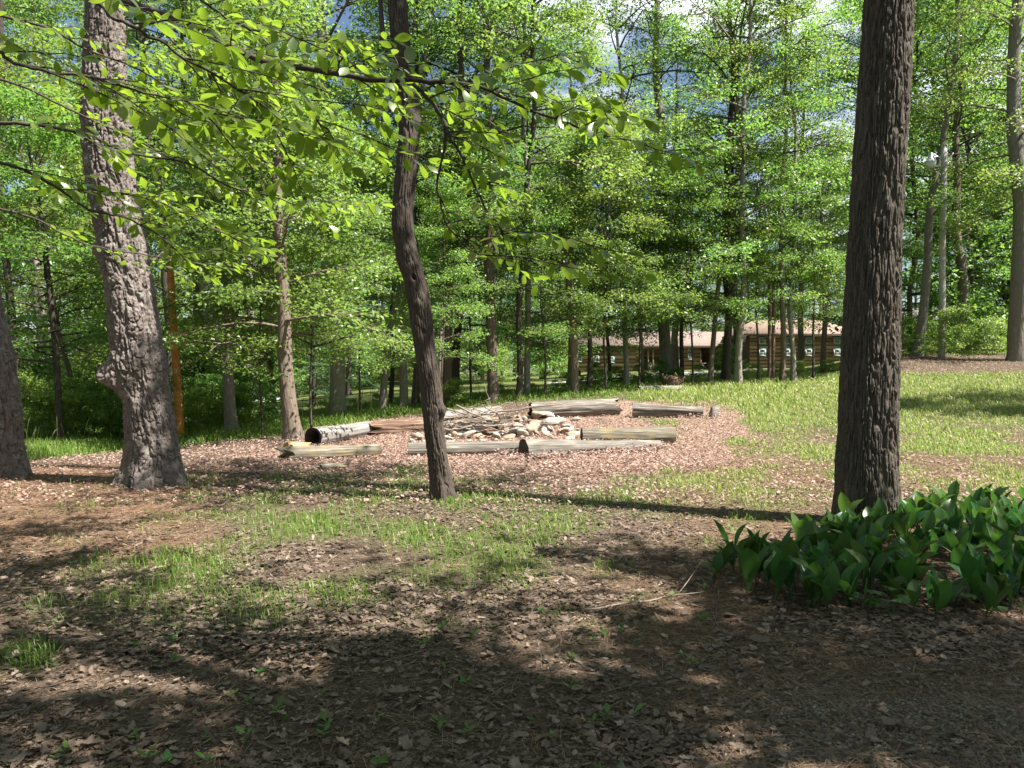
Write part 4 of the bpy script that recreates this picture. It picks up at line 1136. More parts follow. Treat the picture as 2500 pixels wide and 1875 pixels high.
# ------------------------------------------------------------------ logs
def log(name, p1, p2, dia, mat, label, r2=1.0, bark=0.09, hollow=0.0, group=None, split=0.0, sink=0.12, seed=0, cat='log', end1='hollow', crack=1.6, jag=(0.006, 0.006)):
    """a weathered log lying from p1 to p2 (contact points on the ground)"""
    p1, p2 = np.array(p1, float), np.array(p2, float)
    L = np.linalg.norm(p2 - p1); nx, nth = max(24, int(L / 0.035)), 56
    R1, R2 = dia / 2 * 1.25, dia / 2 * 1.25 * r2
    c = (p1 + p2) / 2
    root = thing(name, c, label, cat, group)
    ex = (p2 - p1) / L; ey = np.cross([0, 0, 1], ex); ey /= np.linalg.norm(ey); ez = np.cross(ex, ey)
    root.matrix_world = Matrix([[ex[0], ey[0], ez[0], c[0]], [ex[1], ey[1], ez[1], c[1]], [ex[2], ey[2], ez[2], c[2]], [0, 0, 0, 1]])
    x = np.linspace(-L / 2, L / 2, nx); th = np.arange(nth) * 2 * PI / nth
    X, T = np.meshgrid(x, th, indexing='ij')
    cu, su = np.cos(T), np.sin(T)
    R = R1 + (R2 - R1) * (X / L + 0.5)
    n1 = fbm(X * 1.1 + seed, cu * 1.2, su * 1.2, 3, 61 + seed) - 0.5
    n2 = fbm(X * 1.3 + seed, cu * 7, su * 7, 4, 71 + seed) - 0.5
    n3 = noise3(X * 0.9 + seed, cu * 11, su * 11, 81 + seed)
    en = 0.35 + 0.65 * sstep(L / 2 - np.abs(X), 0.0, 0.35)
    r = R * (1 + 0.28 * n1 * en) + bark * R * 2.2 * n2 * en - crack * R * 0.16 * sstep(n3, 0.70, 0.9) * en
    Xo = X + (jag[0] * (X < 0) + jag[1] * (X > 0)) * (noise3(cu * 3, su * 3, seed + 0 * cu, 91) - 0.5) * np.exp(-(L / 2 - np.abs(X)) / 0.12) * 3
    z0 = R - 2 * R * sink
    bow = 0.03 * L * np.sin(PI * (X / L + .5)) * (noise3(seed * 3.1 + X * 0, X * 0, X * 0) - 0.5)
    V = np.stack([Xo, r * cu + bow, z0 + r * su], -1).reshape(-1, 3)
    i = np.arange(nx - 1)[:, None] * nth; j = np.arange(nth)[None]; k = (j + 1) % nth
    Fq = np.stack([i + j, i + nth + j, i + nth + k, i + k], -1).reshape(-1, 4)
    mk('log_body' if name != 'log' else 'body', V, [Fq], mat, root, True)
    for side, q in ((0, 0), (1, (nx - 1) * nth)):
        ring = V[q:q + nth]; cen = ring.mean(0); sg = 1 if side == 0 else -1
        fr = 0.72 if hollow else 0.55
        inner = cen + (ring - cen) * fr + np.array([sg * 0.01, 0, 0])
        deep = cen + (ring - cen) * fr * 0.8 + np.array([sg * (hollow if hollow else 0.015), 0, 0])
        VV = np.vstack([ring, inner, deep, deep.mean(0)[None]])
        jj = np.arange(nth); kk = (jj + 1) % nth
        f4 = np.concatenate([np.stack([jj, kk, nth + kk, nth + jj], -1), np.stack([nth + jj, nth + kk, 2 * nth + kk, 2 * nth + jj], -1)])
        f3 = np.stack([2 * nth + jj, 2 * nth + kk, np.full(nth, 3 * nth)], -1)
        mk('cut_end', VV, [f4, f3], M['hollow'] if hollow else (M['end_shade'] if (side == 0 and end1 == 'hollow') else mat), root, False)  # solid logs: only the end away from the sun is painted shaded
    return root

def mid(a, b): return (np.array(a) + np.array(b)) / 2
def px(w, p): return w * p[1] / F
h1 = hit(765, 1088); h2 = hit(905, 1060)
log('hollow_log', h1, h2, px(40, h1), M['wood_grey'], 'hollow silvery log with its open end toward the split brown tree', 0.8, hollow=0.5, seed=1, sink=.1, crack=.5)
log('log', hit(838, 1070), hit(948, 1056), px(15, hit(900, 1060)), M['wood_grey'], 'short thin grey log lying behind the hollow log', 0.8, seed=2, sink=.2)
h1 = hit(696, 1124); log('log', h1, hit(925, 1112), px(34, h1), M['wood_moss'], 'yellowish mossy log with frayed end in front of the hollow log', 0.85, seed=3, sink=.2, jag=(.12, .02), end1='', bark=.1)
h1 = hit(782, 1146); log('log', h1, hit(842, 1143), px(16, h1), M['wood_moss'], 'small rotten wood chunk lying alone in the leaves', 0.7, seed=4, sink=.2, jag=(.08, .08), end1='', bark=.12)
h1 = hit(704, 1108); log('rotten_log', h1, hit(752, 1098), px(28, h1), M['wood_yellow'], 'crumbling yellow rotten wood beside the open end of the hollow log', 0.6, seed=5, sink=.15, jag=(.1, .1), end1='', bark=.3, cat='log')
h1 = hit(916, 1062); log('rotten_log', h1, hit(1040, 1052), px(34, h1), M['wood_rot'], 'dark reddish decayed log beside the stone heap', 0.9, seed=6, sink=.25, jag=(.2, .1), end1='', bark=.35, crack=2)
h1 = hit(1070, 1032); log('log', h1, hit(1220, 1012), px(24, h1), M['wood_grey'], 'flat grey log behind the pile of sticks', 0.9, seed=7, sink=.15)
h1 = hit(996, 1114); log('log', h1, hit(1268, 1108), px(29, h1), M['wood_tan'], 'long pale log lying in front of the fire ring stones', 1.0, seed=8, sink=.1, bark=.08)
h1 = hit(1278, 1122); log('log', h1, hit(1610, 1100), px(46, h1), M['wood_tan'], 'pale thick log with dark cut end half buried in leaves', 0.55, seed=9, sink=.12, bark=.08)
h1 = hit(1420, 1083); log('log', h1, hit(1645, 1082), px(40, h1), M['wood_moss'], 'log with a round black end sunk behind the pale log', 1.0, seed=10, sink=.2)
h1 = hit(1296, 1022); log('log', h1, hit(1504, 1012), px(34, h1), M['wood_dark'], 'biggest dark log with a rotted notch at the back of the ring', 1.05, seed=12, sink=.08, hollow=.25, bark=.1, crack=1.6, jag=(.05, .12))
h1 = hit(1544, 1018); log('log', h1, hit(1716, 1018), px(30, h1), M['wood_dark'], 'tapering dark grey log next to the biggest log', 0.66, seed=13, sink=.08, bark=.1)
# snapped stump in the leaves
RNG = np.random.default_rng(103)
b = hit(1745, 1022); t = thing('stump', b, 'jagged grey stump end poking out of the leaves past the tapering log', 'stump')
mb = MB(); th = np.arange(20) * 2 * PI / 20
zz = np.array([-.1, .05, .14, .2]); rr_ = np.array([.2, .17, .14, .1])
ring = np.stack([rr_[:, None] * np.cos(th) * (1 + .15 * np.cos(3 * th)), rr_[:, None] * np.sin(th), zz[:, None] + np.array([0, 0, .05, .17])[:, None] * RNG.random(20)], -1).reshape(-1, 3)
i = np.arange(3)[:, None] * 20; j = np.arange(20)[None]; k = (j + 1) % 20
mb.add(ring, [np.stack([i + j, i + k, i + 20 + k, i + 20 + j], -1).reshape(-1, 4), [tuple(range(60, 80))]]); mb.build('stump_body', M['wood_dark'], t)

# ------------------------------------------------------------------ fire pit stones
def ico(sub):
    import bmesh
    bm = bmesh.new(); bmesh.ops.create_icosphere(bm, subdivisions=sub, radius=1)
    V = np.array([v.co[:] for v in bm.verts]); Fs = np.array([[v.index for v in f.verts] for f in bm.faces]); bm.free(); return V, Fs
IV, IF = ico(3)
STONES = []
SM = ['stone_pale', 'stone_tan', 'stone_pale', 'stone_red', 'stone_pale', 'stone_grey', 'stone_tan', 'stone_pale', 'stone_grey', 'stone_tan']
for s in range(10):
    r = np.random.default_rng(300 + s)
    nn = r.normal(0, 1, (11, 3)); nn /= np.linalg.norm(nn, axis=1, keepdims=True); hh = r.uniform(0.55, 0.95, 11)
    dt = IV @ nn.T
    rad = np.min(np.where(dt > 0.05, hh / np.maximum(dt, 0.05), 9), axis=1)
    V = IV * np.minimum(rad, 1.15)[:, None] * np.array([1, r.uniform(.55, .9), r.uniform(.35, .6)])
    V = V + 0.05 * (fbm(V[:, 0] * 3 + s, V[:, 1] * 3, V[:, 2] * 3, 3, s) - .5)[:, None] * IV
    o = mk('stone', V, [IF], M[SM[s]], None, False); STONES.append(o.data); bpy.data.objects.remove(o)

def stone(u, v, w, k=None, dz=0.0, label=None, group='stones heaped round the fire pit'):
    b = hit(u, v); k = int(RNG.integers(0, 10)) if k is None else k
    o = bpy.data.objects.new('stone', STONES[k]); s = 0.5 * w * b[1] / F
    o.location = (b[0], b[1], b[2] + 0.35 * s + dz); o.rotation_euler = (RNG.normal(0, .25), RNG.normal(0, .25), RNG.uniform(0, 6.28)); o.scale = (s,) * 3
    link(o); tag(o, label or GEN[SM[k]], 'stone', group if not label else None)
GEN = {'stone_pale': 'pale angular stone among the heap round the fire pit', 'stone_tan': 'tan stone among the heap round the fire pit',
       'stone_red': 'reddish stone among the heap round the fire pit', 'stone_grey': 'grey stone among the heap round the fire pit'}
stone(1021, 1074, 44, 2, 0, 'upright cream block at the end of the fire ring by the crooked tree')
stone(1186, 1066, 48, 3, 0, 'rust red stone in the front row of the fire ring')
stone(1138, 1072, 52, 0, 0, 'broad white stone in the front row beside the rust red one')
stone(1262, 1068, 46, 5, 0.05, 'big grey wedge stone standing above the pale front log')
stone(1302, 1062, 50, 6, 0.05, 'long tan stone beside the big grey wedge')
stone(1324, 1022, 46, 4, 0.06, 'large cream stone on top of the heap before the biggest log')
stone(1345, 1048, 50, 7, 0.1, 'large pale slab leaning high on the heap')
stone(1165, 1069, 28, 9); stone(1214, 1072, 40, 7); stone(1228, 1060, 42, 9, .03); stone(1245, 1074, 36, 1); stone(1108, 1066, 32, 6); stone(1095, 1074, 30, 5); stone(1360, 1040, 44, 0, .04)
for i in range(46):      # heap at the right of the pit
    q = RNG.random(); u = 1240 + 165 * RNG.random() ** .9; v = 1086 - 62 * RNG.random()
    if u > 1340 and v > 1075: v -= 20
    stone(u, v, RNG.uniform(14, 38), None, 0.2 * max(0, 1 - abs(u - 1315) / 70) * RNG.random())
for i in range(30):
    stone(1005 + 240 * RNG.random(), 1084 - 20 * RNG.random(), RNG.uniform(12, 28))
for i in range(26):      # far rim
    stone(1070 + 240 * RNG.random(), 1034 - 12 * RNG.random(), RNG.uniform(12, 26))

# ash and charcoal of the pit
b = hit(1185, 1052)
th = np.linspace(0, 2 * PI, 40, endpoint=False); rr_ = np.array([0.0, .5, .85, 1.2])
VV = []
for q in rr_[1:]:
    for a in th:
        k = q * (1 + .15 * math.sin(3 * a) + .1 * math.sin(5 * a + 1)); x, y = b[0] + k * math.cos(a), b[1] + .8 * k * math.sin(a)
        VV.append((x, y, float(H(x, y)) + .24 - .19 * q))
VV.append((b[0], b[1], float(H(b[0], b[1])) + .25))
i = np.arange(2)[:, None] * 40; j = np.arange(40)[None]; k = (j + 1) % 40
o = mk('ash_bed', np.array(VV), [np.stack([i + j, i + k, i + 40 + k, i + 40 + j], -1).reshape(-1, 4), np.stack([np.arange(40), (np.arange(40) + 1) % 40, np.full(40, 120)], -1)[:, ::-1]], M['charcoal'], None, True)
tag(o, 'black ash and charcoal bed under the sticks in the fire pit', 'ash', kind='stuff')
# sticks
RNG = np.random.default_rng(104)
def stick(p, yaw, el, L, r, label, group, kink=0.05, name='stick', forks=0):
    o = thing(name, p, label, 'stick', group, yaw)
    n = 9; s = np.linspace(-.5, .5, n)
    pts = np.stack([s * L * math.cos(el), 0 * s, s * L * math.sin(el)], -1) + np.cumsum(RNG.normal(0, kink * L / 4, (n, 3)), 0) * [0.2, 1, .6]
    pts -= pts.mean(0)
    mb = MB(); mb.tube(pts, r * np.linspace(1, .5, n), 7)
    for f in range(forks):
        q = int(RNG.integers(3, 7)); d = RNG.normal(0, .5, 3) + [0.9, 0, .2]
        mb.tube(np.array([pts[q], pts[q] + d * L * .12, pts[q] + d * L * .26 + [0, 0, .02]]), [r * .55, r * .45, r * .25], 6)
    b = mb.build('stem', M['stick'], o, True)
    return o
for i in range(58):
    u = 1185 + RNG.normal(0, 62); v = 1056 + RNG.normal(0, 10)
    p = hit(u, v); p[2] += RNG.uniform(0.15, 0.55) * max(.3, 1 - abs(u - 1190) / 160)
    stick(p, RNG.normal(0.1, 1.1) + (PI if RNG.random() < .5 else 0), RNG.normal(0.06, .2), RNG.uniform(.5, 1.5), RNG.uniform(.010, .028), 'bare grey stick in the tangle piled on the fire pit', 'sticks piled on the fire pit', .13, forks=int(RNG.random() < .4))
p = hit(1230, 1046); p[2] += .42; stick(p, .12, .12, 2.9, .032, 'longest thick stick lying across the top of the pile', None, .035, forks=1)
p = hit(1100, 1050); p[2] += .3; stick(p, .1, .1, 1.9, .03, 'thick grey stick slanting toward the crooked tree from the pile', None, .03)
p = hit(1195, 1030); p[2] += .5; stick(p, 1.9, .9, 1.3, .008, 'thin twig sticking up above the pile', None, .06, forks=2)

# ------------------------------------------------------------------ stump and firewood on the grass crest
b = hit(1640, 947)
t = thing('rootball_stump', b, 'reddish broken stump with firewood leaning behind it on the grass crest', 'stump')
V = IV * np.array([.36, .26, .27]); V = V * (1 + .35 * (fbm(IV[:, 0] * 2, IV[:, 1] * 2, IV[:, 2] * 2, 3, 3) - .5))[:, None] + [0, 0, .2]
mk('stump_body', V, [IF], M['wood_rot'], t)
for i in range(26):
    p = b + np.array([RNG.normal(.14, .22), RNG.uniform(.2, .7), RNG.uniform(.1, .3)])
    p[2] = float(H(p[0], p[1])) + RNG.uniform(.12, .3)
    o = thing('firewood', p, 'split firewood piece stacked against the reddish stump', 'firewood', 'firewood against the stump', RNG.uniform(0, 6.28))
    mb = MB(); L = RNG.uniform(.25, .6); a = RNG.uniform(.1, 1.3)
    mb.tube([(-L/2*math.cos(a), 0, -L/2*math.sin(a)), (0, .01, 0), (L/2*math.cos(a), 0, L/2*math.sin(a))], [.04, .055, .045], 4); mb.build('billet', M['wood_yellow' if i % 3 else 'wood_rot'], o)
p1, p2 = hit(1558, 955), hit(1670, 952)
log('log', p1, p2, px(14, p1), M['wood_grey'], 'flat weathered slab log in the grass below the reddish stump', 0.9, seed=20, sink=.3)

# ------------------------------------------------------------------ cabins
def siding(mb, x0, x1, y, z0, z1, seed, course=0.34, flip=1):
    """wavy-edged boards, lapped; the wall faces -Y"""
    r = np.random.default_rng(seed); z = z0; n = max(6, int((x1 - x0) / 0.12))
    x = np.linspace(x0, x1, n)
    while z < z1 - 0.02:
        top = min(z1, z + course * .86)
        wv = 0.05 * (fbm(x * 1.3 + seed, z * 5 + 0 * x, 0, 4, seed) - .5) * 2.2
        A = np.stack([x, 0 * x + y - 0.012, 0 * x + top], -1); Bt = np.stack([x, 0 * x + y - 0.1, z + wv], -1); C = np.stack([x, 0 * x + y, z + wv + .002], -1)
        i = np.arange(n - 1)
        mb.add(np.vstack([A, Bt, C]), [np.stack([n + i, n + i + 1, i + 1, i], -1), np.stack([2*n + i, 2*n + i + 1, n + i + 1, n + i], -1)], r.random())
        z += course
def window(root, x, y, z, w, h, louver=True):
    o = bpy.data.objects.new('window', None); o.location = (x, y, z); link(o, root)
    mb = MB(); e = .07
    mb.box(-w/2-e, w/2+e, -.05, 0, h/2, h/2+e); mb.box(-w/2-e, w/2+e, -.05, 0, -h/2-e, -h/2); mb.box(-w/2-e, -w/2, -.05, 0, -h/2, h/2); mb.box(w/2, w/2+e, -.05, 0, -h/2, h/2)
    mb.build('window_casing', M['teal'], o)
    mb = MB(); f = .035
    mb.box(-w/2, w/2, -.07, -.01, h/2-f, h/2); mb.box(-w/2, w/2, -.07, -.01, -h/2, -h/2+f); mb.box(-w/2, -w/2+f, -.07, -.01, -h/2+f, h/2-f); mb.box(w/2-f, w/2, -.07, -.01, -h/2+f, h/2-f)
    for k in range(1, 4): mb.box(-w/2+f, w/2-f, -.05, -.015, -h/2 + h*k/4 - .012, -h/2 + h*k/4 + .012)
    mb.build('window_frame', M['white'], o)
    mb = MB(); mb.box(-w/2+f, w/2-f, -.012, .0, -h/2+f, h/2-f); mb.build('pane', M['glass'], o)
def rail(mb, x0, x1, y, z0, h=.85):
    mb.box(x0, x1, y-.03, y+.03, z0+h-.07, z0+h); mb.box(x0, x1, y-.025, y+.025, z0+.08, z0+.14)
    mb.bar((x0, y, z0+.14), (x1, y, z0+h-.07), .05, .05); mb.bar((x0, y+.006, z0+h-.07), (x1, y+.006, z0+.14), .05, .05)
def gable_roof(root, x0, x1, y0, y1, ze, zr, mat, hip=0.0, over=.35, th=.09):
    ym = (y0 + y1) / 2; a, b, c, d = x0-over, x1+over, y0-over, y1+over
    V = [(a,c,ze),(b,c,ze),(b,d,ze),(a,d,ze),(a+hip+ (0 if hip else 0),ym,zr),(b-hip,ym,zr)]
    V2 = [(x,y,z-th) for x,y,z in V]
    mb = MB(); mb.add(V+V2, [[(0,1,5,4),(2,3,4,5),(7,6,10,11),(9,8,11,10),(0,6,7,1),(2,8,9,3)], [(0,4,3),(1,2,5),(6,9,10),(7,11,8)] if hip else [(6,9,10),(7,11,8)]] + ([[(0,3,9,6),(1,7,8,2)]] if hip else [[(0,4,10,6),(4,3,9,10),(1,7,11,5),(5,11,8,2)]]))
    mb.build('roof', mat, root)

Yc = 66.0; S = Yc / F
def XU(u, d): return (u - 1250) / F * d
cab = thing('cabin', (XU(1408, Yc), Yc, 1.25), 'long low log sided cabin with a railed porch beyond the slender trees', 'cabin')
ox, oy, oz = cab.location
def cx(u): return XU(u, Yc) - ox
WH = 2.35
mb = MB()
siding(mb, 0, cx(1552), 0, 0.2, WH, 1)
siding(mb, cx(1552), cx(1570), 0.003, -.02, WH, 2)
siding(mb, cx(1667), cx(1708), 0, 0, WH, 3)
siding(mb, cx(1570), cx(1667), 1.8, 0, WH, 4)
siding(mb, cx(1708), cx(1812), 1.8, 0, WH, 5)
mb.build('wall', M['siding'], cab); mb = MB()
mb.box(0, cx(1570), 0.05, 7, .2, WH); mb.box(cx(1667), cx(1708), 0.05, 7, 0, WH); mb.box(cx(1570), cx(1667), 1.85, 7, 0, WH); mb.box(cx(1708), cx(1812), 1.85, 7, 0, WH)
mb.build('wall_shade_core', M['dark_in'], cab)  # dark cabin body; its colour paints the shade lines in the board gaps
gable_roof(cab, 0, cx(1812), 0, 7, WH, WH + 1.35, M['roof'])
mb = MB(); mb.box(-.4, cx(1812)+.3, -.36, -.33, WH-.2, WH-.095); mb.build('fascia', M['dark_in'], cab)
mb = MB(); mb.box(cx(1565), cx(1812), -.2, 1.79, -.16, -.01); mb.build('porch_floor', M['rail'], cab)
for u in (1582, 1594, 1641, 1657, 1710, 1733, 1755):
    mb = MB(); mb.box(cx(u)-.05, cx(u)+.05, -.1, 0.0, 0, WH-.1); mb.build('porch_post', M['rail'], cab)
for a, b_ in ((1582, 1594), (1641, 1657), (1710, 1733), (1733, 1755)):
    mb = MB(); rail(mb, cx(a)+.05, cx(b_)-.05, -.05, 0); mb.build('railing', M['rail'], cab)
for u, v in ((1413, 876), (1455, 876), (1492, 878), (1523, 858), (1647, 850), (1685, 850), (1685, 871)):
    yy = 1.8 if u == 1647 else 0
    window(cab, cx(u), yy - .115, EYE - (v - HZ) * S - oz, .42 if u != 1647 else .6, .5)
for u in (1415, 1444, 1452, 1490, 1530, 1560):
    mb = MB(); mb.box(cx(u)-.12, cx(u)+.12, .1, .4, -.9, .2); mb.build('pier', M['dark_in'], cab)
# porch chair
t = thing('porch_chair', (XU(1604, Yc), Yc + .5, oz), 'white plastic chair on the cabin porch', 'chair', None, .5)
mb = MB(); mb.box(-.25, .25, -.22, .22, .4, .44); mb.build('seat', M['white'], t)
mb = MB(); mb.box(-.24, .24, .2, .24, .45, .85); mb.box(-.28, -.24, -.2, .22, .6, .64); mb.box(.24, .28, -.2, .22, .6, .64); mb.build('backrest', M['white'], t)
for sx in (-1, 1):
    for sy in (-1, 1):
        mb = MB(); mb.bar((sx*.22, sy*.19, .4), (sx*.26, sy*.23, 0), .035, .035); mb.build('leg', M['white'], t)

Yd = 58.0
cab2 = thing('cabin', (XU(1829, Yd), Yd, EYE - (897 - HZ) * Yd / F), 'taller brown cabin with paired stacked windows and a tan roof', 'cabin')
ox2, oy2, oz2 = cab2.location
W2 = XU(2085, Yd) - ox2; mb = MB()
siding(mb, 0, W2, 0, 0, 2.6, 21, .28); mb.build('wall', M['siding'], cab2); mb = MB(); mb.box(0, W2, 0.05, 6, 0, 2.5); mb.build('wall_shade_core', M['dark_in'], cab2)
gable_roof(cab2, 0, W2, 0, 6, 2.55, 3.75, M['roof_tan'], 1.6)
mb = MB(); mb.box(-.3, W2+.3, -.37, -.34, 2.34, 2.455); mb.build('fascia', M['dark_in'], cab2)
for u in (1859, 1919, 1972, 2041):
    for v in (832, 861): window(cab2, XU(u, Yd) - ox2, -.115, EYE - (v - HZ) * Yd / F - oz2, .44, .46)
mb = MB(); mb.box(-.6, W2, -.25, -.06, -.45, -.05); mb.build('sill_log', M['wood_dark'], cab2)
for u in (1835, 1900, 1960, 2020, 2075):
    mb = MB(); x = XU(u, Yd) - ox2; mb.box(x-.15, x+.15, -.05, .3, -1.2, -.45); mb.build('pier', M['dark_in'], cab2)
# link wall with a small window and a stair rail between the cabins
t3 = thing('cabin_annex', (XU(1795, 62), 62, 1.4), 'narrow reddish annex with a small window joining the two cabins', 'cabin')
w3 = XU(1829, 62) - t3.location[0]
mb = MB(); siding(mb, 0, w3, 0, 0, 2.5, 31, .28); mb.build('wall', M['siding'], t3); mb = MB(); mb.box(0, w3, 0.05, 4, 0, 2.45); mb.build('wall_shade_core', M['dark_in'], t3)
gable_roof(t3, 0, w3, 0, 4, 2.5, 3.4, M['roof_tan'], 0, .12)
window(t3, w3 * .82, -.115, EYE - (848 - HZ) * 62 / F - 1.4, .36, .5)
mb = MB(); mb.bar((w3*.45, -.5, .15), (w3*1.0, -.5, .85), .06, .06); mb.bar((w3*.45, -.5, .6), (w3*1.0, -.5, .05), .06, .06); mb.build('railing', M['rail'], t3)

t4 = thing('cabin', (XU(2178, 56), 56, float(H(XU(2250, 56), 56))), 'dark roofed cabin almost hidden by the bushes on the bank', 'cabin')
w4 = XU(2330, 56) - t4.location[0]; mb = MB()
siding(mb, 0, w4, 0, 0, 1.9, 41, .28); mb.build('wall', M['siding'], t4); mb = MB(); mb.box(0, w4, 0.05, 5, 0, 1.85); mb.build('wall_shade_core', M['dark_in'], t4)
gable_roof(t4, 0, w4, 0, 5, 1.9, 3.0, M['roof_dark'])
window(t4, XU(2313, 56) - t4.location[0], -.056, .9, .4, .5); window(t4, w4*.3, -.056, .9, .4, .5)

t5 = thing('house', (XU(900, 88), 88, float(H(XU(920, 88), 88))), 'small tan house with a white gable far across the lawn', 'house')
w5 = XU(1010, 88) - t5.location[0]; mb = MB()
mb.box(0, w5, 0, 6, 0, 2.6); mb.build('wall', M['tan_wall'], t5)
gable_roof(t5, 0, w5, 0, 6, 2.6, 3.9, M['roof_dark'])
mb = MB(); mb.box(.4, .6, -.3, -.1, 0, 2.5); mb.build('porch_post', M['white'], t5)
mb = MB(); mb.add([(.7, -.5, 2.5), (3.6, -.5, 2.5), (2.15, -.5, 3.5), (.7, -.02, 2.5), (3.6, -.02, 2.5), (2.15, -.02, 3.5)], [[(0,1,2),(5,4,3)],[(0,3,4,1),(1,4,5,2),(2,5,3,0)]]); mb.build('gable', M['white'], t5)
mb = MB(); mb.box(1.5, 2.4, -.03, -.002, 0, 2.0); mb.build('door', M['dark_in'], t5)

# driveways
ribbon('driveway', [(XU(1340, 52), 52), (XU(1500, 50), 50), (XU(1640, 50), 50), (XU(1760, 54), 56)], [2, 4, 5, 5], M['road'])
ribbon('road', [(XU(-300, 56), 56), (XU(300, 54), 54), (XU(480, 54), 54), (XU(640, 60), 60), (XU(700, 80), 80)], [4, 4, 4, 4, 4], M['road'])

# ------------------------------------------------------------------ poles, lamp, wires
def street_lamp(u, d, vtop, w, mat, lamp_uv, label, side=-1, name='street_lamp'):
    b = ground_at(u, d); t = thing(name, b, label, 'street lamp'); s = d / F
    top = EYE - (vtop - HZ) * s - b[2]
    mb = MB(); zz = np.linspace(-.3, top, 14); mb.tube(np.stack([.02*np.sin(zz), 0*zz, zz], -1), w * s / 2 * np.linspace(1.08, .92, 14), 14); mb.build('pole', mat, t, True)
    lz = EYE - (lamp_uv[1] - HZ) * s - b[2]; lx = (lamp_uv[0] - u) * s
    mb = MB(); mb.tube(smooth_line(np.array([(side*.12, -.02, lz+.12), (lx*.45, -.1, lz+.24), (lx*.85, -.12, lz+.2)]), 10), .028, 8); mb.build('arm', M['metal'], t, True)
    def lathe(prof, n=18):
        pr = np.array(prof); a = np.arange(n)*2*PI/n
        V = np.stack([lx + pr[:, 0:1]*np.cos(a), -.12 + pr[:, 0:1]*np.sin(a), lz + pr[:, 1:2] + 0*a], -1).reshape(-1, 3)
        i = np.arange(len(pr)-1)[:, None]*n; j = np.arange(n)[None]; k = (j+1) % n
        m = MB(); m.add(V, [np.stack([i+j, i+k, i+n+k, i+n+j], -1).reshape(-1, 4)]); return m
    lathe([(.25, -.02), (.24, .04), (.13, .13), (.11, .36), (.07, .42), (.0, .42)]).build('lamp_head', M['metal'], t, True)
    lathe([(.24, -.021), (.21, -.2), (.15, -.27), (.0, -.29)]).build('lamp_bowl', M['lamp_glass'], t, True)
    return t, b, s
t, b, s = street_lamp(2298, 34, 362, 15, M['pole_grey'], (2263, 400), 'weathered grey pole with a hanging white lamp on the leafy bank')
mb = MB(); z = EYE - (392 - HZ) * s - b[2]
mb.tube(smooth_line(np.array([(.1, 0, z-.15), (.25, 0, z), (.42, 0, z+.28)]), 8), .02, 6); mb.tube([(.1, -.01, z-.12), (.45, -.01, z-.12)], .015, 6); mb.build('wire_bracket', M['metal'], t, True)
t, b, s = street_lamp(1877, 33.5, 640, 8, M['pole_brown'], (1853, 690), 'brown double pole with a white lamp and transformer behind the taller cabin trees')
mb = MB(); zz = np.linspace(-.3, EYE - (650 - HZ) * s - b[2], 8); mb.tube(np.stack([0*zz+.2, 0*zz+.05, zz], -1), .075, 10); mb.build('pole', M['pole_brown'], t, True)
mb = MB(); z = EYE - (655 - HZ) * s - b[2]; mb.tube([(-.24, 0, z), (-.24, 0, z+.55)], .15, 14); mb.build('transformer', M['metal'], t, True)

b = ground_at(440, 20); t = thing('utility_pole', b, 'new orange wooden pole standing behind the burled pine', 'utility pole')
q = P(412, 600, 20) - b; mb = MB(); s_ = np.linspace(-.1, 1, 14)
mb.tube(q[None] * s_[:, None], np.linspace(.112, .085, 14), 14); mb.build('pole', M['pole_orange'], t, True)
mb = MB(); k = q * .36; mb.box(k[0]-.05, k[0]+.05, k[1]-.095, k[1]-.075, k[2]-.06, k[2]+.06); mb.build('pole_tag', M['metal'], t)
b = ground_at(1391, 30); t = thing('utility_pole', b, 'reddish brown pole close beside the dead tree by the cabin corner', 'utility pole')
mb = MB(); zz = np.linspace(-.2, 9, 10); mb.tube(np.stack([.012*zz, 0*zz, zz], -1), .085, 12); mb.build('pole', M['pole_brown'], t, True)
mb = MB(); mb.box(-.5, .6, -.14, -.085, 8.6, 8.72); mb.build('crossarm', M['pole_brown'], t)
for (v0, v1, r, lab) in ((905, 745, .02, 'upper pale utility wire sagging across the woods behind the lawn'), (925, 765, .014, 'lower pale utility wire sagging across the woods behind the lawn')):
    p0, p1 = P(150, v0, 60), P(1880, v1, 33.6)
    s_ = np.linspace(0, 1, 40)[:, None]; pts = p0 + (p1 - p0) * s_; pts[:, 2] -= .5 * 4 * s_[:, 0] * (1 - s_[:, 0])
    mb = MB(); mb.tube(pts, r, 6); o = mb.build('overhead_wire', M['wire'], None, True); tag(o, lab, 'wire')

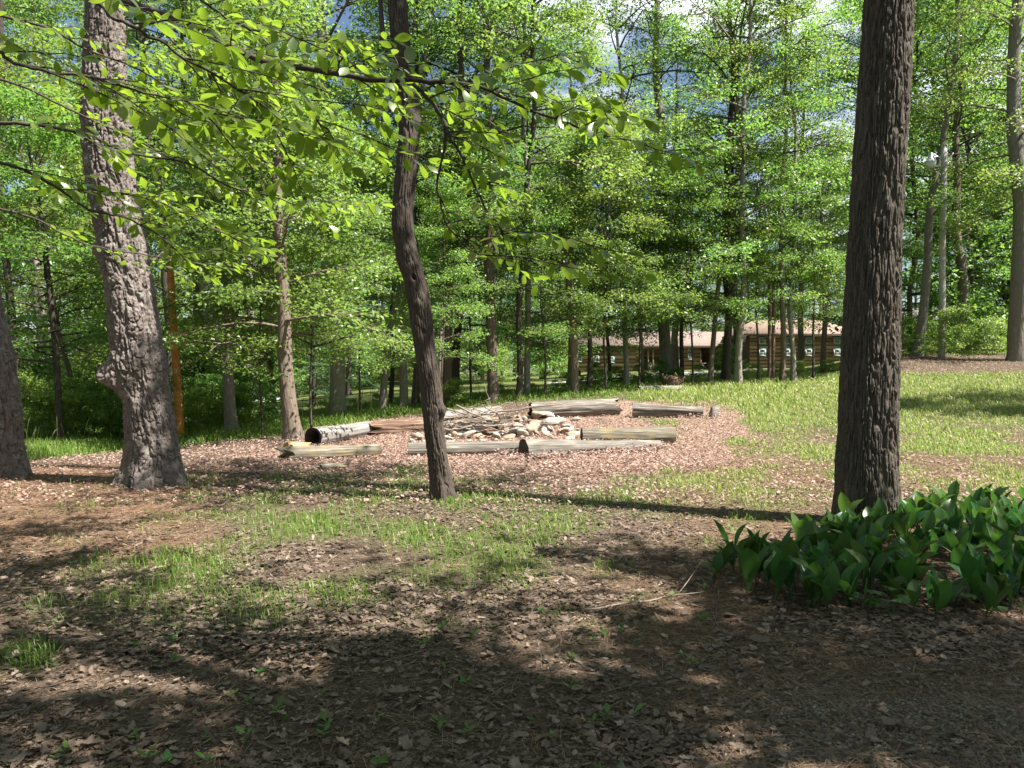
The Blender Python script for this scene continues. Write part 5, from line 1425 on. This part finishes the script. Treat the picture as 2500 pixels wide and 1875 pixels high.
# ------------------------------------------------------------------ lily of the valley bed
RNG = np.random.default_rng(105)
def broad_leaf(L, W, seed, n=9, bend=.5):
    t = np.linspace(0, 1, n); w = W * np.sin(PI * np.clip(t, .02, .985) ** .9) ** .85
    V = []
    for a, c in zip(t, w):
        z = L * (math.sin(1.25) * a - bend * .45 * a * a); x = L * (.28 * a + bend * .6 * a * a)
        for q in (-1, -.5, 0, .5, 1): V.append((x + .5 * c * abs(q) * -.5, q * c, z + .35 * c * abs(q)))
    Fq = [(5*i+j, 5*i+j+1, 5*i+j+6, 5*i+j+5) for i in range(n-1) for j in range(4)]
    return np.array(V), np.array(Fq)
LILY = []
for s in range(7):
    r = random.Random(s); mb = MB(); a0 = r.uniform(0, 6.28)
    for k in range(r.choice((2, 3, 3, 4))):
        V, Fq = broad_leaf(r.uniform(.19, .25), r.uniform(.042, .056), s, bend=r.uniform(.0, .8))
        a = a0 + k * 2.4 + r.uniform(-.3, .3); c, sn = math.cos(a), math.sin(a)
        pet = r.uniform(.05, .10); V = V + [0.015, 0, pet]
        V = V @ np.array([[c, sn, 0], [-sn, c, 0], [0, 0, 1]]); mb.add(V, [Fq], r.random())
        mb.tube([(0, 0, -.02), (.008*c, .008*sn, pet*.5), (.016*c, .016*sn, pet+.015)], [.004, .0035, .003], 5, False, r.random())
    o = mb.build('lily', M['leaf_lily'], None, True); LILY.append(o.data); bpy.data.objects.remove(o)
FR = (np.array([1700, 1745, 1800, 1900, 2050, 2250, 2500, 2900.]), np.array([1400, 1432, 1458, 1485, 1505, 1522, 1530, 1530.]))
BK = (np.array([1700, 1745, 1850, 1950, 2050, 2150, 2300, 2900.]), np.array([1390, 1395, 1368, 1338, 1300, 1262, 1256, 1256.]))
cnt = 0; pts_ = []
while cnt < 298:
    u = RNG.uniform(1735, 2800); d = RNG.uniform(4.9, 8.5); x = (u - 1250) / F * d
    g = np.array([x, d, float(H(x, d))]); v = HZ + F * (EYE - g[2]) / d
    if not (np.interp(u, *BK) < v < np.interp(u, *FR)): continue
    if math.hypot(x - 3.7, d - 8.0) < .42: continue
    if any((x - a) ** 2 + (d - c) ** 2 < .088 ** 2 for a, c in pts_): continue
    pts_.append((x, d))
    o = bpy.data.objects.new('lily_plant', LILY[int(RNG.integers(0, 7))]); o.location = g
    sc = RNG.uniform(.85, 1.4); o.scale = (sc,) * 3; o.rotation_euler = (RNG.normal(0, .22), RNG.normal(0, .22), RNG.uniform(0, 6.28)); link(o)
    tag(o, 'dark green broad leaved lily plant in the dense bed beside the oak', 'plant', 'lily plants in the bed by the oak'); cnt += 1
# five-leaved creepers at the front of the bed
def creeper(u, v, sc, label):
    b = hit(u, v); t = thing('creeper', b, label, 'plant', 'five leaved creepers before the lily bed', RNG.uniform(0, 6.28)); t.scale = (sc,) * 3
    for j in range(3):
        a = j * 2.1 + RNG.uniform(-.3, .3); hx = np.array([math.cos(a), math.sin(a), 0]) * RNG.uniform(.05, .12); hz = RNG.uniform(.07, .16)
        mb = MB(); mb.tube([(0, 0, 0), tuple(hx * .4 + [0, 0, hz * .7]), tuple(hx + [0, 0, hz])], .0025, 5, False); mb.build('stem', M['leaf_weed'], t)
        T, fq = leaf_shape(7, .26); T = T + [.55, 0, 0]; mb = MB()
        for k in range(5):
            R = rotm(np.array([a + (k - 2) * .75]), np.array([.15]), np.array([RNG.normal(0, .2)])); V, fl = inst(T, [fq], (hx + [0, 0, hz])[None], R, np.array([RNG.uniform(.055, .08)])); mb.add(V, fl, RNG.random())
        mb.build('leaf', M['leaf_weed'], t)
for u, v in ((2060, 1478), (2130, 1490), (2230, 1488), (2180, 1510), (2290, 1475), (2410, 1500)):
    creeper(u, v, 1.0, 'five leaved creeper in the dead leaves before the lily bed')

# ------------------------------------------------------------------ weeds, twigs, fallen branch
RNG = np.random.default_rng(106)
WEED = []
for s in range(5):
    r = random.Random(40 + s); mb = MB(); n = r.choice((3, 4, 5, 6))
    for k in range(n):
        T, fq = leaf_shape(7, r.uniform(.24, .34)); T = T + [.6, 0, 0]; a = k * 6.28 / n + r.uniform(-.5, .5)
        R = rotm(np.array([a]), np.array([-r.uniform(.1, .8)]), np.array([r.uniform(-.3, .3)])); V, fl = inst(T, [fq], np.array([[0, 0, r.uniform(.01, .05)]]), R, np.array([r.uniform(.04, .075)])); mb.add(V, fl, r.random())
    mb.tube([(0, 0, -.01), (0, 0, .05)], .0025, 4, False)
    o = mb.build('weed', M['leaf_weed'], None, True); WEED.append(o.data); bpy.data.objects.remove(o)
for i in range(80):
    for _ in range(50):
        u, v = RNG.uniform(-40, 1750), RNG.uniform(1430, 1900)
        if RNG.random() < (.9 if 900 < u < 1500 else .5): break
    b = hit(u, v); o = bpy.data.objects.new('weed', WEED[int(RNG.integers(0, 5))]); o.location = b; sc = RNG.uniform(.4, .9); o.scale = (sc,) * 3; o.rotation_euler = (0, 0, RNG.uniform(0, 6.28)); link(o)
    tag(o, 'small broad leaved weed sprouting from the leaf litter', 'weed', 'weeds sprouting from the leaf litter')
for i in range(26):
    u, v = RNG.uniform(0, 2480), RNG.uniform(1480, 1870); p = hit(u, v); p[2] += .015
    stick(p, RNG.uniform(0, 6.28), 0, RNG.uniform(.12, .4), RNG.uniform(.002, .005), 'small dry twig lying on the shaded ground', 'twigs on the shaded ground', .05, 'twig')
p = hit(1580, 1478); p[2] += .03
stick(p, .35, .02, .95, .007, 'fallen forked grey branch lying near the lily bed', None, .03, 'fallen_branch', 2)

# ------------------------------------------------------------------ camera, light, sky
cam = bpy.data.cameras.new('camera'); cam.sensor_fit = 'HORIZONTAL'; cam.angle = 2 * math.atan(1250 / F); cam.clip_start = .05; cam.clip_end = 2000
co = bpy.data.objects.new('camera', cam); co.location = (0, 0, EYE); co.rotation_euler = (PI / 2 - PITCH, 0, 0); link(co); scene.camera = co

sun = bpy.data.lights.new('sun', 'SUN'); sun.energy = 5.0; sun.angle = math.radians(.5); sun.color = (1.0, .95, .87)
so = bpy.data.objects.new('sun', sun); so.rotation_euler = Sd.to_track_quat('Z', 'Y').to_euler(); so.location = (20, -5, 30); link(so)

w = bpy.data.worlds.new('World'); scene.world = w; w.use_nodes = True
nt = w.node_tree; nt.nodes.clear(); g = NT(nt)
sky = g.n('ShaderNodeTexSky', sky_type='NISHITA', sun_disc=False, sun_elevation=EL, sun_rotation=PI / 2 - AZ)
tc = g.n('ShaderNodeTexCoord')
mp = g.n('ShaderNodeMapping'); mp.inputs['Scale'].default_value = (1, 1, 2.2); mp.inputs['Location'].default_value = (.3, .1, .2); g.l(tc.outputs['Generated'], mp.inputs[0])
cl = g.noise(mp.outputs[0], 2.6, 7, .55)
mask = g.ramp(cl, [(.52, (0, 0, 0)), (.63, (1, 1, 1))])
c = g.mix(mask, sky.outputs[0], (10.5, 10.9, 11.5))
bg = g.n('ShaderNodeBackground', i_Strength=.045); g.l(c, bg.inputs[0])
wo = g.n('ShaderNodeOutputWorld'); g.l(bg.outputs[0], wo.inputs[0])

scene.view_settings.view_transform = 'Standard'; scene.view_settings.look = 'None'; scene.view_settings.exposure = 1.75; scene.view_settings.gamma = 1.0
scene.view_settings.use_curve_mapping = False
cy = scene.cycles
cy.max_bounces = 10; cy.diffuse_bounces = 6; cy.glossy_bounces = 2; cy.transmission_bounces = 8; cy.transparent_max_bounces = 6
cy.use_denoising = True; cy.caustics_reflective = False; cy.caustics_refractive = False; cy.sample_clamp_indirect = 6
